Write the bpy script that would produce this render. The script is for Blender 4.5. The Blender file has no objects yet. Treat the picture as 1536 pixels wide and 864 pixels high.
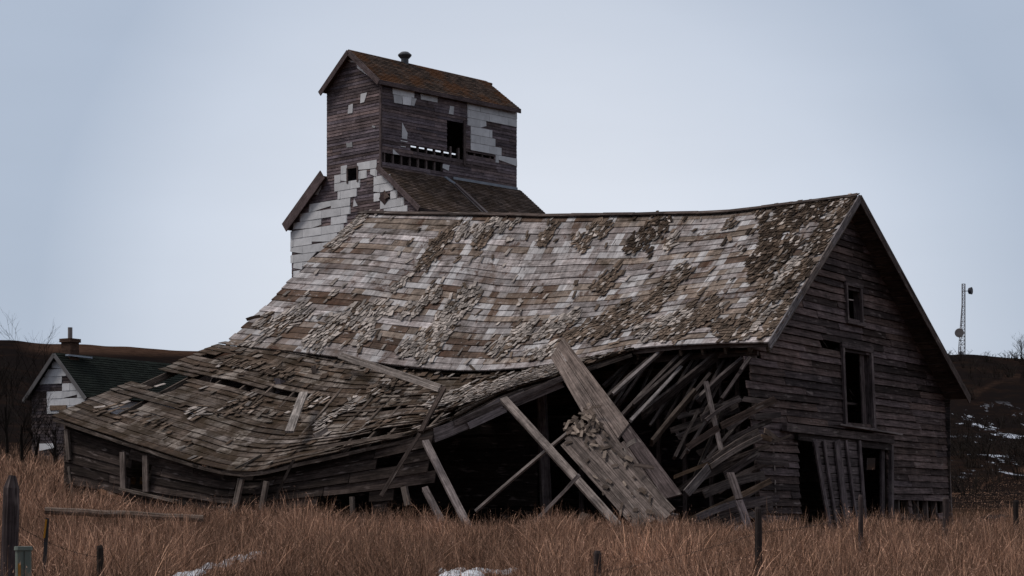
import bpy, math, random
import numpy as np
from mathutils import Vector, noise
R = math.radians
random.seed(7); np.random.seed(7)
rnd = random.random
def ru(a, b): return random.uniform(a, b)

# ------------------------------------------------------------------ camera, sky, sun
scene = bpy.context.scene
F, CX, HZ, EZ = 3000.0, 768.0, 770.0, 1.6          # focal length in photo pixels, centre column, horizon row, eye height
cam_d = bpy.data.cameras.new('camera'); cam = bpy.data.objects.new('camera', cam_d)
scene.collection.objects.link(cam)
cam.location = (0, 0, EZ); cam.rotation_euler = (R(90), 0, 0)
cam_d.sensor_width = 36; cam_d.lens = 36*F/1536; cam_d.shift_y = (HZ-432)/1536
cam_d.clip_start = 0.1; cam_d.clip_end = 6000
scene.camera = cam

SUN_EL, SUN_AZ = 56, -95      # azimuth measured from +Y towards +X (degrees)
world = bpy.data.worlds.new('World'); scene.world = world; world.use_nodes = True
nt = world.node_tree; nt.nodes.clear()
def N(t, typ, **kw):
    n = t.nodes.new(typ)
    for k, v in kw.items(): setattr(n, k, v)
    return n
out = N(nt, 'ShaderNodeOutputWorld'); bg = N(nt, 'ShaderNodeBackground'); bg2 = N(nt, 'ShaderNodeBackground')
sky = N(nt, 'ShaderNodeTexSky', sky_type='NISHITA', sun_disc=False, sun_elevation=R(SUN_EL), sun_rotation=R(SUN_AZ), dust_density=3.0)
nt.links.new(sky.outputs[0], bg.inputs[0]); bg.inputs[1].default_value = 0.012
# overcast layer: brightest low in the north, slowly bluer and darker away from it
tc = N(nt, 'ShaderNodeTexCoord'); vm = N(nt, 'ShaderNodeVectorMath', operation='NORMALIZE')
nt.links.new(tc.outputs['Generated'], vm.inputs[0])
dt = N(nt, 'ShaderNodeVectorMath', operation='DOT_PRODUCT'); nt.links.new(vm.outputs[0], dt.inputs[0])
gd = Vector((math.sin(R(0.5))*math.cos(R(4)), math.cos(R(0.5))*math.cos(R(4)), math.sin(R(4))))
dt.inputs[1].default_value = gd
ac = N(nt, 'ShaderNodeMath', operation='ARCCOSINE'); nt.links.new(dt.outputs['Value'], ac.inputs[0])
nz = N(nt, 'ShaderNodeTexNoise'); nz.inputs['Scale'].default_value = 3.0; nz.inputs['Detail'].default_value = 2
nt.links.new(vm.outputs[0], nz.inputs['Vector'])
ma = N(nt, 'ShaderNodeMath', operation='MULTIPLY_ADD'); ma.inputs[1].default_value = 0.10; nt.links.new(nz.outputs[0], ma.inputs[0]); 
nt.links.new(ac.outputs[0], ma.inputs[2])
mr = N(nt, 'ShaderNodeMapRange'); mr.inputs['From Min'].default_value = 0.0; mr.inputs['From Max'].default_value = math.pi
nt.links.new(ma.outputs[0], mr.inputs[0])
cr = N(nt, 'ShaderNodeValToRGB'); e = cr.color_ramp.elements
e[0].position = 0; e[0].color = (.665, .690, .750, 1)
e[1].position = 1; e[1].color = (.20, .215, .25, 1)
for p, c in ((.045, (.625, .66, .73)), (.075, (.52, .57, .66)), (.098, (.37, .43, .53)), (.20, (.38, .43, .51)), (.42, (.50, .505, .535)), (.55, (.38, .385, .41)), (.75, (.24, .26, .30))):
    q = e.new(p); q.color = (*c, 1)
nt.links.new(mr.outputs[0], cr.inputs[0]); nt.links.new(cr.outputs[0], bg2.inputs[0])
mp_ = N(nt, 'ShaderNodeMapping'); mp_.inputs['Scale'].default_value = (1.2, 1.2, 5); nt.links.new(vm.outputs[0], mp_.inputs['Vector'])
cn = N(nt, 'ShaderNodeTexNoise'); cn.inputs['Scale'].default_value = 2.2; cn.inputs['Detail'].default_value = 5; nt.links.new(mp_.outputs[0], cn.inputs['Vector'])
cm = N(nt, 'ShaderNodeMapRange'); cm.inputs['From Min'].default_value = .3; cm.inputs['From Max'].default_value = .7; cm.inputs['To Min'].default_value = .955; cm.inputs['To Max'].default_value = 1.045
nt.links.new(cn.outputs[0], cm.inputs[0]); nt.links.new(cm.outputs[0], bg2.inputs[1])
ad = N(nt, 'ShaderNodeAddShader'); nt.links.new(bg.outputs[0], ad.inputs[0]); nt.links.new(bg2.outputs[0], ad.inputs[1])
nt.links.new(ad.outputs[0], out.inputs[0])

sd = bpy.data.lights.new('sun', 'SUN'); sd.energy = 1.6; sd.angle = R(16); sd.color = (1, .93, .86)
so = bpy.data.objects.new('sun', sd); scene.collection.objects.link(so)
sdir = Vector((math.sin(R(SUN_AZ))*math.cos(R(SUN_EL)), math.cos(R(SUN_AZ))*math.cos(R(SUN_EL)), math.sin(R(SUN_EL))))
so.rotation_euler = sdir.to_track_quat('Z', 'Y').to_euler()
sky.sun_rotation = math.atan2(sdir.x, sdir.y)
scene.view_settings.view_transform = 'Standard'; scene.view_settings.look = 'None'
scene.view_settings.exposure = 0.10; scene.view_settings.gamma = 1.0
scene.cycles.max_bounces = 5

# ------------------------------------------------------------------ helpers
COL = scene.collection
def P(px, py, D):                                  # a point at depth D metres
    return Vector(((px-CX)/F*D, D, EZ+(HZ-py)/F*D))
def proj(p):
    return (CX+p.x/p.y*F, HZ-(p.z-EZ)/p.y*F)

class Acc:                                         # collects quads with uv, tone; build() links ONE mesh
    def __init__(s): s.v=[]; s.f=[]; s.uv=[]; s.uv2=[]; s.col=[]; s.marks=[]
    def build_each(s, name, mat, parent=None):      # every marked piece becomes an object of its own
        mk = s.marks+[len(s.f)]
        for i in range(len(mk)-1):
            f0, f1 = mk[i], mk[i+1]
            if f1 <= f0: continue
            c = Acc(); lo = s.f[f0][0]; hi = s.f[f1-1][-1]+1
            c.v = s.v[lo:hi]; c.f = [tuple(x-lo for x in f) for f in s.f[f0:f1]]; c.uv = s.uv[lo:hi]; c.uv2 = s.uv2[lo:hi]; c.col = s.col[lo:hi]
            c.build(name, mat, parent)
    def quad(s, pts, tone, uv=None, uv2=None):
        i = len(s.v); s.v += [tuple(p) for p in pts]; n = len(pts)
        s.f.append(tuple(range(i, i+n)))
        if uv is None: uv = [(0,0)]*n
        if uv2 is None: uv2 = [(p[0],p[2]) for p in pts]
        s.uv += uv; s.uv2 += uv2; s.col += [(*tone,1)]*n
    def box8(s, b, tone, L=1, W=.2, T=.03, uo=None):
        # b: 8 points: 0-3 back ring, 4-7 front ring ; 0,1 bottom along, 2,3 top (reverse)
        if uo is None: uo = (rnd()*50, rnd()*50)
        u, v = uo
        F6 = ((4,5,6,7,((0,0),(L,0),(L,W),(0,W))), (1,0,3,2,((L,0),(0,0),(0,W),(L,W))),
              (0,1,5,4,((0,0),(L,0),(L,T),(0,T))), (7,6,2,3,((0,0),(L,0),(L,T),(0,T))),
              (0,4,7,3,((0,0),(T,0),(T,W),(0,W))), (5,1,2,6,((0,0),(T,0),(T,W),(0,W))))
        for a,c,d,e_,uvs in F6:
            s.quad((b[a],b[c],b[d],b[e_]), tone, [(u+x, v+y) for x,y in uvs], uv2=[(b[k][0], b[k][2]) for k in (a,c,d,e_)])
    def plank(s, A, B, wdir, width, thick, tone, jag=0.0, w2=None, segs=1, bend=None):
        s.marks.append(len(s.f))
        A = Vector(A); B = Vector(B); ax = (B-A); L = ax.length; ax.normalize()
        w = Vector(wdir); w = (w-ax*w.dot(ax)).normalized(); n = ax.cross(w).normalized()
        if w2 is None: w2 = width
        uo = (rnd()*50, rnd()*50); prev = None
        for k in range(segs):
            def ring(q):
                c = A+(B-A)*q; wd = (width+(w2-width)*q)/2
                if bend is not None: c = c+Vector(bend)*(4*q*(1-q))
                return c, wd
            (c0, w0), (c1, w1) = ring(k/segs), ring((k+1)/segs)
            j = [0]*4
            if jag and k == 0: j[0] = ru(0, jag); j[3] = ru(0, jag)
            if jag and k == segs-1: j[1] = ru(0, jag); j[2] = ru(0, jag)
            t = n*(thick/2)
            b = []
            for sgn in (-1, 1):
                b += [c0-w*w0+ax*j[0]+t*sgn, c1-w*w1-ax*j[1]+t*sgn, c1+w*w1-ax*j[2]+t*sgn, c0+w*w0+ax*j[3]+t*sgn]
            s.box8(b, tone, L/segs, width, thick, (uo[0]+L*k/segs, uo[1]))
    def tube(s, pts, rads, tone, n=8, cap=True):
        s.marks.append(len(s.f))
        rings = []
        for i, p in enumerate(pts):
            p = Vector(p); d = (Vector(pts[min(i+1,len(pts)-1)])-Vector(pts[max(i-1,0)])).normalized()
            a = d.orthogonal().normalized() if i == 0 else (a-d*a.dot(d)).normalized()
            b = d.cross(a)
            rings.append([p+(a*math.cos(2*math.pi*k/n)+b*math.sin(2*math.pi*k/n))*rads[i] for k in range(n)])
        L = 0
        for i in range(len(pts)-1):
            l2 = L+(Vector(pts[i+1])-Vector(pts[i])).length
            for k in range(n):
                k2 = (k+1) % n
                s.quad((rings[i][k], rings[i][k2], rings[i+1][k2], rings[i+1][k]), tone,
                       [(L, k*.05), (L, k*.05+.05), (l2, k*.05+.05), (l2, k*.05)])
            L = l2
        if cap:
            s.quad(rings[0][::-1], tone, [(0,0)]*n); s.quad(rings[-1], tone, [(0,0)]*n)
    def build(s, name, mat, parent=None, smooth=False):
        me = bpy.data.meshes.new(name)
        o = bpy.data.objects.new(name, me); COL.objects.link(o)
        off = Vector((0,0,0))
        if parent is not None:
            o.parent = parent; q = parent
            while q is not None: off = off+q.location; q = q.parent
        elif s.v:
            arr = np.array(s.v); off = Vector((float(arr[:,0].mean()), float(arr[:,1].mean()), float(arr[:,2].min())))
            o.location = off
        me.from_pydata([(x-off[0], y-off[1], z-off[2]) for x,y,z in s.v], [], s.f)
        u = me.uv_layers.new(name='grain'); u.data.foreach_set('uv', np.array(s.uv, dtype=np.float32).ravel())
        u = me.uv_layers.new(name='surf'); u.data.foreach_set('uv', np.array(s.uv2, dtype=np.float32).ravel())
        c = me.color_attributes.new('tone', 'FLOAT_COLOR', 'CORNER'); c.data.foreach_set('color', np.array(s.col, dtype=np.float32).ravel())
        me.materials.append(mat)
        if smooth: me.polygons.foreach_set('use_smooth', [True]*len(me.polygons))
        return o
def tag(o, label, cat, group=None):
    o['label'] = label; o['category'] = cat
    if group: o['group'] = group
    return o
def empty(name, loc, label, cat, group=None):
    o = bpy.data.objects.new(name, None); COL.objects.link(o); o.location = loc; o.empty_display_size = .3
    return tag(o, label, cat, group)

# ------------------------------------------------------------------ materials
def base_mat(name, rough=.9):
    m = bpy.data.materials.new(name); m.use_nodes = True; t = m.node_tree
    b = t.nodes['Principled BSDF']; b.inputs['Roughness'].default_value = rough
    b.inputs['Specular IOR Level'].default_value = .10
    return m, t, b
def link(t, a, b): t.links.new(a, b)
def mult(t, col, fac_out, lo, hi, f0=.3, f1=.7):
    r = N(t, 'ShaderNodeMapRange'); r.inputs['From Min'].default_value = f0; r.inputs['From Max'].default_value = f1
    r.inputs['To Min'].default_value = lo; r.inputs['To Max'].default_value = hi; link(t, fac_out, r.inputs[0])
    x = N(t, 'ShaderNodeVectorMath', operation='SCALE'); link(t, col, x.inputs[0]); link(t, r.outputs[0], x.inputs['Scale'])
    return x.outputs[0]
def mixc(t, col, fac, c2, lo, hi, amt=1.0):
    r = N(t, 'ShaderNodeMapRange'); r.inputs['From Min'].default_value = lo; r.inputs['From Max'].default_value = hi
    r.inputs['To Max'].default_value = amt; link(t, fac, r.inputs[0])
    x = N(t, 'ShaderNodeMix', data_type='RGBA'); link(t, r.outputs[0], x.inputs[0]); link(t, col, x.inputs[6])
    if isinstance(c2, tuple): x.inputs[7].default_value = (*c2, 1)
    else: link(t, c2, x.inputs[7])
    return x.outputs[2]
def noise_node(t, vec, scale, detail=4, rough=.55, mapping=None):
    if mapping:
        m = N(t, 'ShaderNodeMapping'); m.inputs['Scale'].default_value = mapping; link(t, vec, m.inputs['Vector']); vec = m.outputs[0]
    n = N(t, 'ShaderNodeTexNoise'); n.inputs['Scale'].default_value = scale; n.inputs['Detail'].default_value = detail
    n.inputs['Roughness'].default_value = rough; link(t, vec, n.inputs['Vector']); return n.outputs[0]
def wood(name, grain=.5, stains=None, moss=None, pale=None, bump=.4, tint=(1.04, .98, .965)):
    m, t, b = base_mat(name)
    at = N(t, 'ShaderNodeAttribute', attribute_name='tone'); uv = N(t, 'ShaderNodeUVMap', uv_map='grain').outputs[0]
    sf = N(t, 'ShaderNodeUVMap', uv_map='surf').outputs[0]
    ge = N(t, 'ShaderNodeNewGeometry').outputs['Position']
    tv = N(t, 'ShaderNodeVectorMath', operation='MULTIPLY'); tv.inputs[1].default_value = tint; link(t, at.outputs[0], tv.inputs[0]); col = tv.outputs[0]
    g1 = noise_node(t, uv, 1, 6, .65, (1.6, 34, 1)); g2 = noise_node(t, uv, 1, 3, .5, (.9, 90, 1))
    col = mult(t, col, g1, 1-grain, 1+grain*.75)
    col = mixc(t, col, g2, (.012, .010, .010), .60, .68, .75)
    bl = noise_node(t, ge, 1.3, 5, .6); col = mult(t, col, bl, .66, 1.34); bf = noise_node(t, ge, 7.0, 4, .7); col = mult(t, col, bf, .72, 1.30)
    kn = noise_node(t, uv, 1, 2, .5, (6, 14, 1)); col = mixc(t, col, kn, (.03, .022, .018), .68, .74, .7)
    if stains:                                     # blocky bleached / rusty marks left where shingles used to be
        sn = N(t, 'ShaderNodeVectorMath', operation='SNAP'); sn.inputs[1].default_value = (.17, .26, 1); link(t, sf, sn.inputs[0])
        s1 = noise_node(t, sn.outputs[0], 1.1, 3, .75); s2 = noise_node(t, sf, 1, 4, .6, (1.1, .45, 1))
        col = mixc(t, col, s1, stains[0], .52, .66, .60)
        col = mixc(t, col, s2, stains[1], .55, .66, .65)
        sn2 = N(t, 'ShaderNodeVectorMath', operation='SNAP'); sn2.inputs[1].default_value = (.23, .26, 1); link(t, sf, sn2.inputs[0])
        s3 = noise_node(t, sn2.outputs[0], 1.7, 3, .8, (1, .7, 1)); col = mixc(t, col, s3, stains[2], .52, .60, .82)
        s5 = noise_node(t, sf, 1, 6, .75, (2.6, 1.3, 1)); col = mixc(t, col, s5, stains[0], .56, .62, .8)
        s6 = noise_node(t, sf, 1, 6, .75, (3.1, 5.5, 1)); col = mixc(t, col, s6, stains[2], .60, .66, .6)
        # dirt running down the slope in thin streaks
        s4 = noise_node(t, sf, 1, 5, .7, (9, .9, 1)); col = mult(t, col, s4, .50, 1.32)
    if moss:
        ms = noise_node(t, ge, moss[1], 6, .7); col = mixc(t, col, ms, moss[0], moss[2], moss[2]+.10, moss[3])
    if pale:
        pl = noise_node(t, uv, 1, 3, .5, (2.2, 11, 1)); col = mixc(t, col, pl, pale, .60, .72, .6)
    link(t, col, b.inputs['Base Color'])
    bp_ = N(t, 'ShaderNodeBump'); bp_.inputs['Strength'].default_value = bump; bp_.inputs['Distance'].default_value = .02
    link(t, g1, bp_.inputs['Height']); link(t, bp_.outputs[0], b.inputs['Normal'])
    return m
M_side = wood('weathered_siding', .85, pale=(.27, .225, .215))
M_roof = wood('bare_roof_boards', .65, stains=((.080, .042, .028), (.115, .070, .046), (.52, .51, .52)), moss=((.040, .027, .016), 1.6, .57, .75))
M_apron = wood('mossy_roof_boards', 1.0, stains=((.045, .029, .020), (.070, .046, .030), (.29, .25, .22)), moss=((.036, .024, .014), 2.3, .48, .8))
M_shin = wood('old_shingles', .40, moss=((.05, .035, .02), 2.5, .58, .6))
M_beam = wood('debris_timber', .85, pale=(.33, .29, .265))
M_clap = wood('elevator_clapboard', .7, pale=(.24, .20, .20), bump=.3)
M_elroof = wood('rusty_mossy_shingle_roof', .45, moss=((.105, .042, .014), .55, .48, .75), bump=.3)
M_elroof2 = wood('brown_shingle_roof', .45, moss=((.055, .035, .022), 1.2, .45, .6), bump=.3)
M_hroof = wood('dark_green_shingle_roof', .3, moss=((.010, .013, .011), 1.0, .45, .8), bump=.2)
M_brick = wood('brick', .3)
def plain(name, col=None, rough=.7, var=.15, metal=0, scale=3):
    m, t, b = base_mat(name, rough); b.inputs['Metallic'].default_value = metal
    ge = N(t, 'ShaderNodeNewGeometry').outputs['Position']
    if col is None: c = N(t, 'ShaderNodeAttribute', attribute_name='tone').outputs[0]
    else:
        rg = N(t, 'ShaderNodeRGB'); rg.outputs[0].default_value = (*col, 1); c = rg.outputs[0]
    c = mult(t, c, noise_node(t, ge, scale, 6, .65), 1-var, 1+var)
    link(t, c, b.inputs['Base Color']); return m
M_panel = plain('white_fibre_panel', None, .6, .16, scale=2.2)
M_metal = plain('galvanised_metal', None, .5, .2, .3)
M_green = plain('green_plastic', (.15, .18, .16), .5, .08)
M_yellow = plain('yellow_reflector', (.42, .20, .03), .5, .1)
M_wire = plain('rusty_wire', (.05, .035, .03), .8, .2)
M_twig = plain('bare_twigs', (.016, .012, .010), .9, .3)

# ------------------------------------------------------------------ terrain
def sst(x): x = max(0, min(1, x)); return x*x*(3-2*x)
def interp(x, xs, ys): return float(np.interp(x, xs, ys))
def ground(x, y):                                   # height relative to the eye
    D = math.hypot(x, y); px = CX+F*x/max(y, 1) if y > 1 else CX
    e0 = interp(D, [0,12,20,25,33,40,60,90,130], [-1.65,-1.22,-1.02,-.86,-.60,-.50,-.15,.55,1.6])
    e0 += .055*max(0, -x-2)*sst((D-14)/30) if x > -60 else .055*58*sst((D-14)/30)
    e0 += .05*noise.noise(Vector((x*.35, y*.35, 0)))*min(1, D/15)
    for sx, sy in ((-3.1,22.5),(-3.35,21.6),(-3.6,20.6),(-.65,21.8),(-.25,22.0)):
        q_ = ((x-sx)/.7)**2+((y-sy)/1.2)**2
        if q_ < 6: e0 += .16*math.exp(-q_)
    if D > 110:
        yc = interp(px, [0,100,290,800,1425,1500,1560,2200], [519,521,528,530,537,541,549,560])
        zc = (HZ-yc)/F*330
        k = (D-115)/215
        h = zc*(max(0, k)**1.3 if k < 1 else 1)
        bump = noise.noise(Vector((x*.018, y*.018, 3)))*2.4+noise.noise(Vector((x*.05, y*.05, 5)))*1.5+noise.noise(Vector((x*.16, y*.16, 8)))*.5
        bm = sst(k*5)*sst((1-k)*3) if k < 1 else 0
        rough_crest = noise.noise(Vector((px*.02, 1.3, 0)))*.35
        e0 = e0*(1-max(0, min(1, k)))+h+bump*bm+rough_crest*sst(k)
        if D > 332: e0 = (e0) - (D-332)*.012
    return e0
def gz(x, y): return EZ+ground(x, y)
angs = list(np.linspace(-20, 22, 520))
a_rest = list(np.linspace(22, 340, 90))[1:-1]
allang = [R(a) for a in angs]+[R(a) for a in a_rest]
rads = [1.5*(3000/1.5)**(i/330) for i in range(331)]
verts = [(0, 0, gz(0, .01))]; vcol = [(.5,0,0,1)]
for r in rads:
    for a in allang:
        x, y = r*math.sin(a), r*math.cos(a)
        z = gz(x, y); verts.append((x, y, z))
        px, py = (CX+F*x/y, HZ-(z-EZ)/y*F) if y > 5 else (-9999, 0)
        snow = 0; light = 0
        if r > 100:
            if 1400 < px < 1750:
                snow = sst((py-600)/45)*sst((722-py)/20)*.62+ .15*sst((py-560)/20)
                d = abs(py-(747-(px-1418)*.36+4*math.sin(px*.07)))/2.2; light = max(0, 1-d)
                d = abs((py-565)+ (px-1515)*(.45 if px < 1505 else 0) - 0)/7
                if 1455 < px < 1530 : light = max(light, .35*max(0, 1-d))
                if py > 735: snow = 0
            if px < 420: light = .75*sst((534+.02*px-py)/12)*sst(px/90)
        vcol.append((light, snow, sst((r-(55 if px > 1380 else 95))/25), 1))
na = len(allang); faces = []
for k in range(na): faces.append((0, 1+(k+1) % na, 1+k))
for i in range(len(rads)-1):
    for k in range(na):
        k2 = (k+1) % na; a = 1+i*na
        faces.append((a+k, a+k2, a+na+k2, a+na+k))
me = bpy.data.meshes.new('ground'); me.from_pydata(verts, [], faces)
ca = me.color_attributes.new('mask', 'FLOAT_COLOR', 'POINT'); ca.data.foreach_set('color', np.array(vcol, dtype=np.float32).ravel())
me.polygons.foreach_set('use_smooth', [True]*len(me.polygons))
m, t, b = base_mat('dry_ground', 1); b.inputs['Specular IOR Level'].default_value = 0
ge = N(t, 'ShaderNodeNewGeometry').outputs['Position']
at = N(t, 'ShaderNodeAttribute', attribute_name='mask'); sp = N(t, 'ShaderNodeSeparateColor'); link(t, at.outputs[0], sp.inputs[0])
n1 = noise_node(t, ge, .12, 6, .65); n2 = noise_node(t, ge, .8, 6, .7); n3 = noise_node(t, ge, 6, 4, .6)
rg = N(t, 'ShaderNodeRGB'); rg.outputs[0].default_value = (.075, .043, .027, 1)
col = mult(t, rg.outputs[0], n3, .6, 1.4)
r2 = N(t, 'ShaderNodeRGB'); r2.outputs[0].default_value = (.013, .009, .008, 1)
hill = mixc(t, r2.outputs[0], n2, (.030, .018, .013), .50, .66, .9)
hill = mixc(t, hill, n1, (.010, .008, .008), .42, .54, .95)
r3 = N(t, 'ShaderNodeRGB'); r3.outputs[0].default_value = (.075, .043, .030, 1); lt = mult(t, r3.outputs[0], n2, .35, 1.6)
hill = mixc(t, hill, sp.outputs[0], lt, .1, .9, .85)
mu = N(t, 'ShaderNodeMath', operation='MULTIPLY'); 
ns = noise_node(t, ge, .42, 7, .72, (1, .25, 1)); rr = N(t, 'ShaderNodeMapRange'); rr.inputs['From Min'].default_value = .575; rr.inputs['From Max'].default_value = .61
link(t, ns, rr.inputs[0]); link(t, rr.outputs[0], mu.inputs[0]); link(t, sp.outputs[1], mu.inputs[1])
hill = mixc(t, hill, mu.outputs[0], (.55, .60, .70), .15, .75, .9)
col = mixc(t, col, sp.outputs[2], hill, 0, 1)
link(t, col, b.inputs['Base Color'])
me.materials.append(m); go = bpy.data.objects.new('ground', me); COL.objects.link(go); go['kind'] = 'structure'

# ------------------------------------------------------------------ barn frame
C0 = Vector((4.97, 38.5, 0)); U = Vector((.521, .8535, 0)); V = Vector((-.8535, .521, 0))
def bp(t, s, z): p = C0+V*t-U*s; return Vector((p.x, p.y, z))
def BQ(px, py, s):                                   # point on the plane s metres in front of the front wall
    a = (px-CX)/F; D = (35.45-s)/(.521*a+.8535); return P(px, py, D)
def GQ(px, py, tt):                                  # point on the gable-parallel plane at t
    a = (px-CX)/F; D = (tt-C0.x*.8535+C0.y*.521)/(-.8535*a+.521); return P(px, py, D)
def tsz(p): d = Vector((p.x, p.y, 0))-C0; return d.dot(V), -d.dot(U), p.z
def catmull(pts, a):
    n = len(pts)-1; x = a*n; i = min(n-1, max(0, int(x))); f = x-i
    p0, p1, p2, p3 = pts[max(0,i-1)], pts[i], pts[i+1], pts[min(n,i+2)]
    return .5*((2*p1)+(-p0+p2)*f+(2*p0-5*p1+4*p2-p3)*f*f+(-p0+3*p1-3*p2+p3)*f**3)
barn = empty('collapsed_barn', (bp(6, -4, 0).x, bp(6, -4, 0).y, gz(*bp(6,-4,0).xy)), 'long weathered wooden barn with a sagging, half collapsed shingled roof', 'barn')
SR = -4.75
ridge = [BQ(x, y, SR) for x, y in ((1288,294),(1190,306),(1095,318),(1000,321),(905,323),(810,324),(720,322),(630,321),(541,319))]
eave  = [BQ(x, y, s) for x, y, s in ((1152,514,.45),(1055,516,.45),(955,523,.4),(865,540,.4),(780,552,.4),(690,556,.35),(590,547,.35),(480,532,.35),(338,517,.35))]
def S1(a, b):
    p = catmull(ridge, a).lerp(catmull(eave, a), b)
    sag = .14*math.sin(math.pi*b)*math.sin(math.pi*min(1, a*1.1+.02))
    p.z += -sag+.05*noise.noise(Vector((a*9, b*3, 2)))*math.sin(math.pi*min(1,b*1.0))
    return p
apT = [BQ(x, y, s) for x, y, s in ((338,512,.15),(425,522,.15),(505,536,.15),(585,549,.15),(660,556,.15),(735,555,.15),(810,549,.15),(875,537,.15),(950,521,.15))]
apE = [BQ(x, y, s) for x, y, s in ((79,624,4.9),(212,668,4.9),(350,706,4.9),(452,690,4.5),(548,668,4.1),(643,645,3.4),(748,592,2.2),(838,563,1.3),(948,526,.55))]
def S2(a, b):
    p = catmull(apT, a).lerp(catmull(apE, a), b)
    p.z += (-.10*math.sin(math.pi*b)*math.sin(math.pi*min(1, a*1.2)) + .04*noise.noise(Vector((a*11, b*4, 7)))*math.sin(math.pi*b)+.012*noise.noise(Vector((a*30, b*9, 1))))
    return p
def inpoly(x, y, poly):
    c = False; n = len(poly)
    for i in range(n):
        x1, y1 = poly[i]; x2, y2 = poly[(i+1) % n]
        if (y1 > y) != (y2 > y) and x < (x2-x1)*(y-y1)/(y2-y1)+x1: c = not c
    return c
def roof_boards(S, rows, Llen, tonefn, holes=(), cell=.45, thick=.028, lapk=.05, rough=.010, lapu=.013, a_end=None, seglen=(2.2,5.5)):
    acc = Acc()
    for j in range(rows):
        b0, b1 = j/rows, (j+1)/rows
        a = -ru(0, .004); aend = 1+ru(-.005, .006)
        slope = (S(.5, 1)-S(.5, 0)).length
        while a < aend-.01:
            L = ru(*seglen)/Llen; a2 = min(aend, a+L)
            if aend-a2 < .05: a2 = aend
            tone = tonefn(j, rows, a); n = max(1, int((a2-a)*Llen/cell)); h = ru(0, rough); h2 = ru(0, rough*1.6); uo = (rnd()*40, rnd()*40)
            tw = ru(-.3, .3)*rough; last = False
            prev = None
            for k in range(n+1):
                q = a+(a2-a-.0012)*k/n; qq = max(0, min(1, q))
                ext = (q-qq)
                p0 = S(qq, b0); p1 = S(qq, min(1, b1)); dn = (p1-p0)
                tg = (S(min(1,qq+.01), b0)-S(max(0,qq-.01), b0)).normalized()
                p0 = p0+tg*ext*Llen; p1 = p1+tg*ext*Llen
                nn = tg.cross(dn).normalized()
                if nn.z < 0: nn = -nn
                curl = rough*1.2*noise.noise(Vector((q*40, j*3.7, 0)))
                top0 = p0+nn*(h*.3); top1 = p1+dn*lapk+nn*(lapu+h2+curl+tw*(k/n))
                ring = (top0, top1, top1-nn*thick, top0-nn*thick, q)
                if prev:
                    c = (top0+prev[1])/2; cx, cy = proj(c)
                    if not any(inpoly(cx, cy, h_) for h_ in holes):
                        u0, u1 = (prev[4])*Llen, q*Llen; vs, ve = b0*slope, b1*slope
                        w = ve-vs
                        g = [(uo[0]+u0, uo[1]), (uo[0]+u1, uo[1]), (uo[0]+u1, uo[1]+w), (uo[0]+u0, uo[1]+w)]
                        s_ = [(u0, vs+.01), (u1, vs+.01), (u1, ve-.02), (u0, ve-.02)]
                        acc.quad((prev[0], ring[0], ring[1], prev[1]), tone, g, s_)
                        acc.quad((prev[1], ring[1], ring[2], prev[2]), tone, [(x, y+w) for x, y in g], s_)
                        acc.quad((prev[2], ring[2], ring[3], prev[3]), tone, g, s_)
                        acc.quad((prev[3], ring[3], ring[0], prev[0]), tone, g, s_)
                        if k == 1: acc.quad((prev[0], prev[1], prev[2], prev[3]), tone, g, s_)
                        if k == n: acc.quad((ring[1], ring[0], ring[3], ring[2]), tone, g, s_)
                prev = ring
            a = a2
    return acc
def sc(c, k): return tuple(x*k for x in c)
def roof_tone(j, rows, a):
    k = ru(.75, 1.25); r = rnd()
    return sc((.30,.285,.285) if r < .40 else (.23,.195,.165) if r < .72 else (.40,.385,.39) if r < .88 else (.13,.095,.075), k)
def ap_tone(j, rows, a):
    k = ru(.7, 1.3); r = rnd()
    return sc((.130,.108,.092) if r < .5 else (.095,.070,.052) if r < .85 else (.22,.20,.185), k)
main_roof = roof_boards(S1, 25, 14.2, roof_tone).build('roof', M_roof, barn)
gap_poly = [[(206,571),(241,588),(285,570),(292,563),(226,557)], [(288,561),(330,569),(400,581),(500,597),(500,604),(400,588),(330,577),(284,568)],
            [(303,532),(340,528),(358,534),(345,542),(318,541)], [(166,613),(205,598),(212,601),(176,620)],
            [(500,662),(585,640),(610,636),(575,652),(515,668)], [(612,640),(690,610),(700,614),(640,640)], [(570,614),(610,607),(610,611),(570,619)],
            [(655,560),(790,551),(790,555),(655,566)]]
apron = roof_boards(S2, 25, 13.5, ap_tone, holes=gap_poly, rough=.020, thick=.018, lapu=.010, cell=.3, seglen=(1.6, 4.5)).build('lean_to_roof', M_apron, barn)
# far slope of the roof
far_ridge = ridge; 
def S3(a, b):
    p = catmull(ridge, a); tt, ss, z = tsz(p)
    if b <= 0: return p
    q = bp(tt-.36*b, ss-b*6.12, 0)
    zz = z-(z-(EZ+2.74))*b
    if a < .001: pass
    return Vector((q.x, q.y, zz))
roof_boards(S3, 26, 14.2, lambda j,r,a: sc((.10,.085,.08), ru(.7,1.2)), rough=.006).build('rear_roof', M_side, barn)

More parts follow.
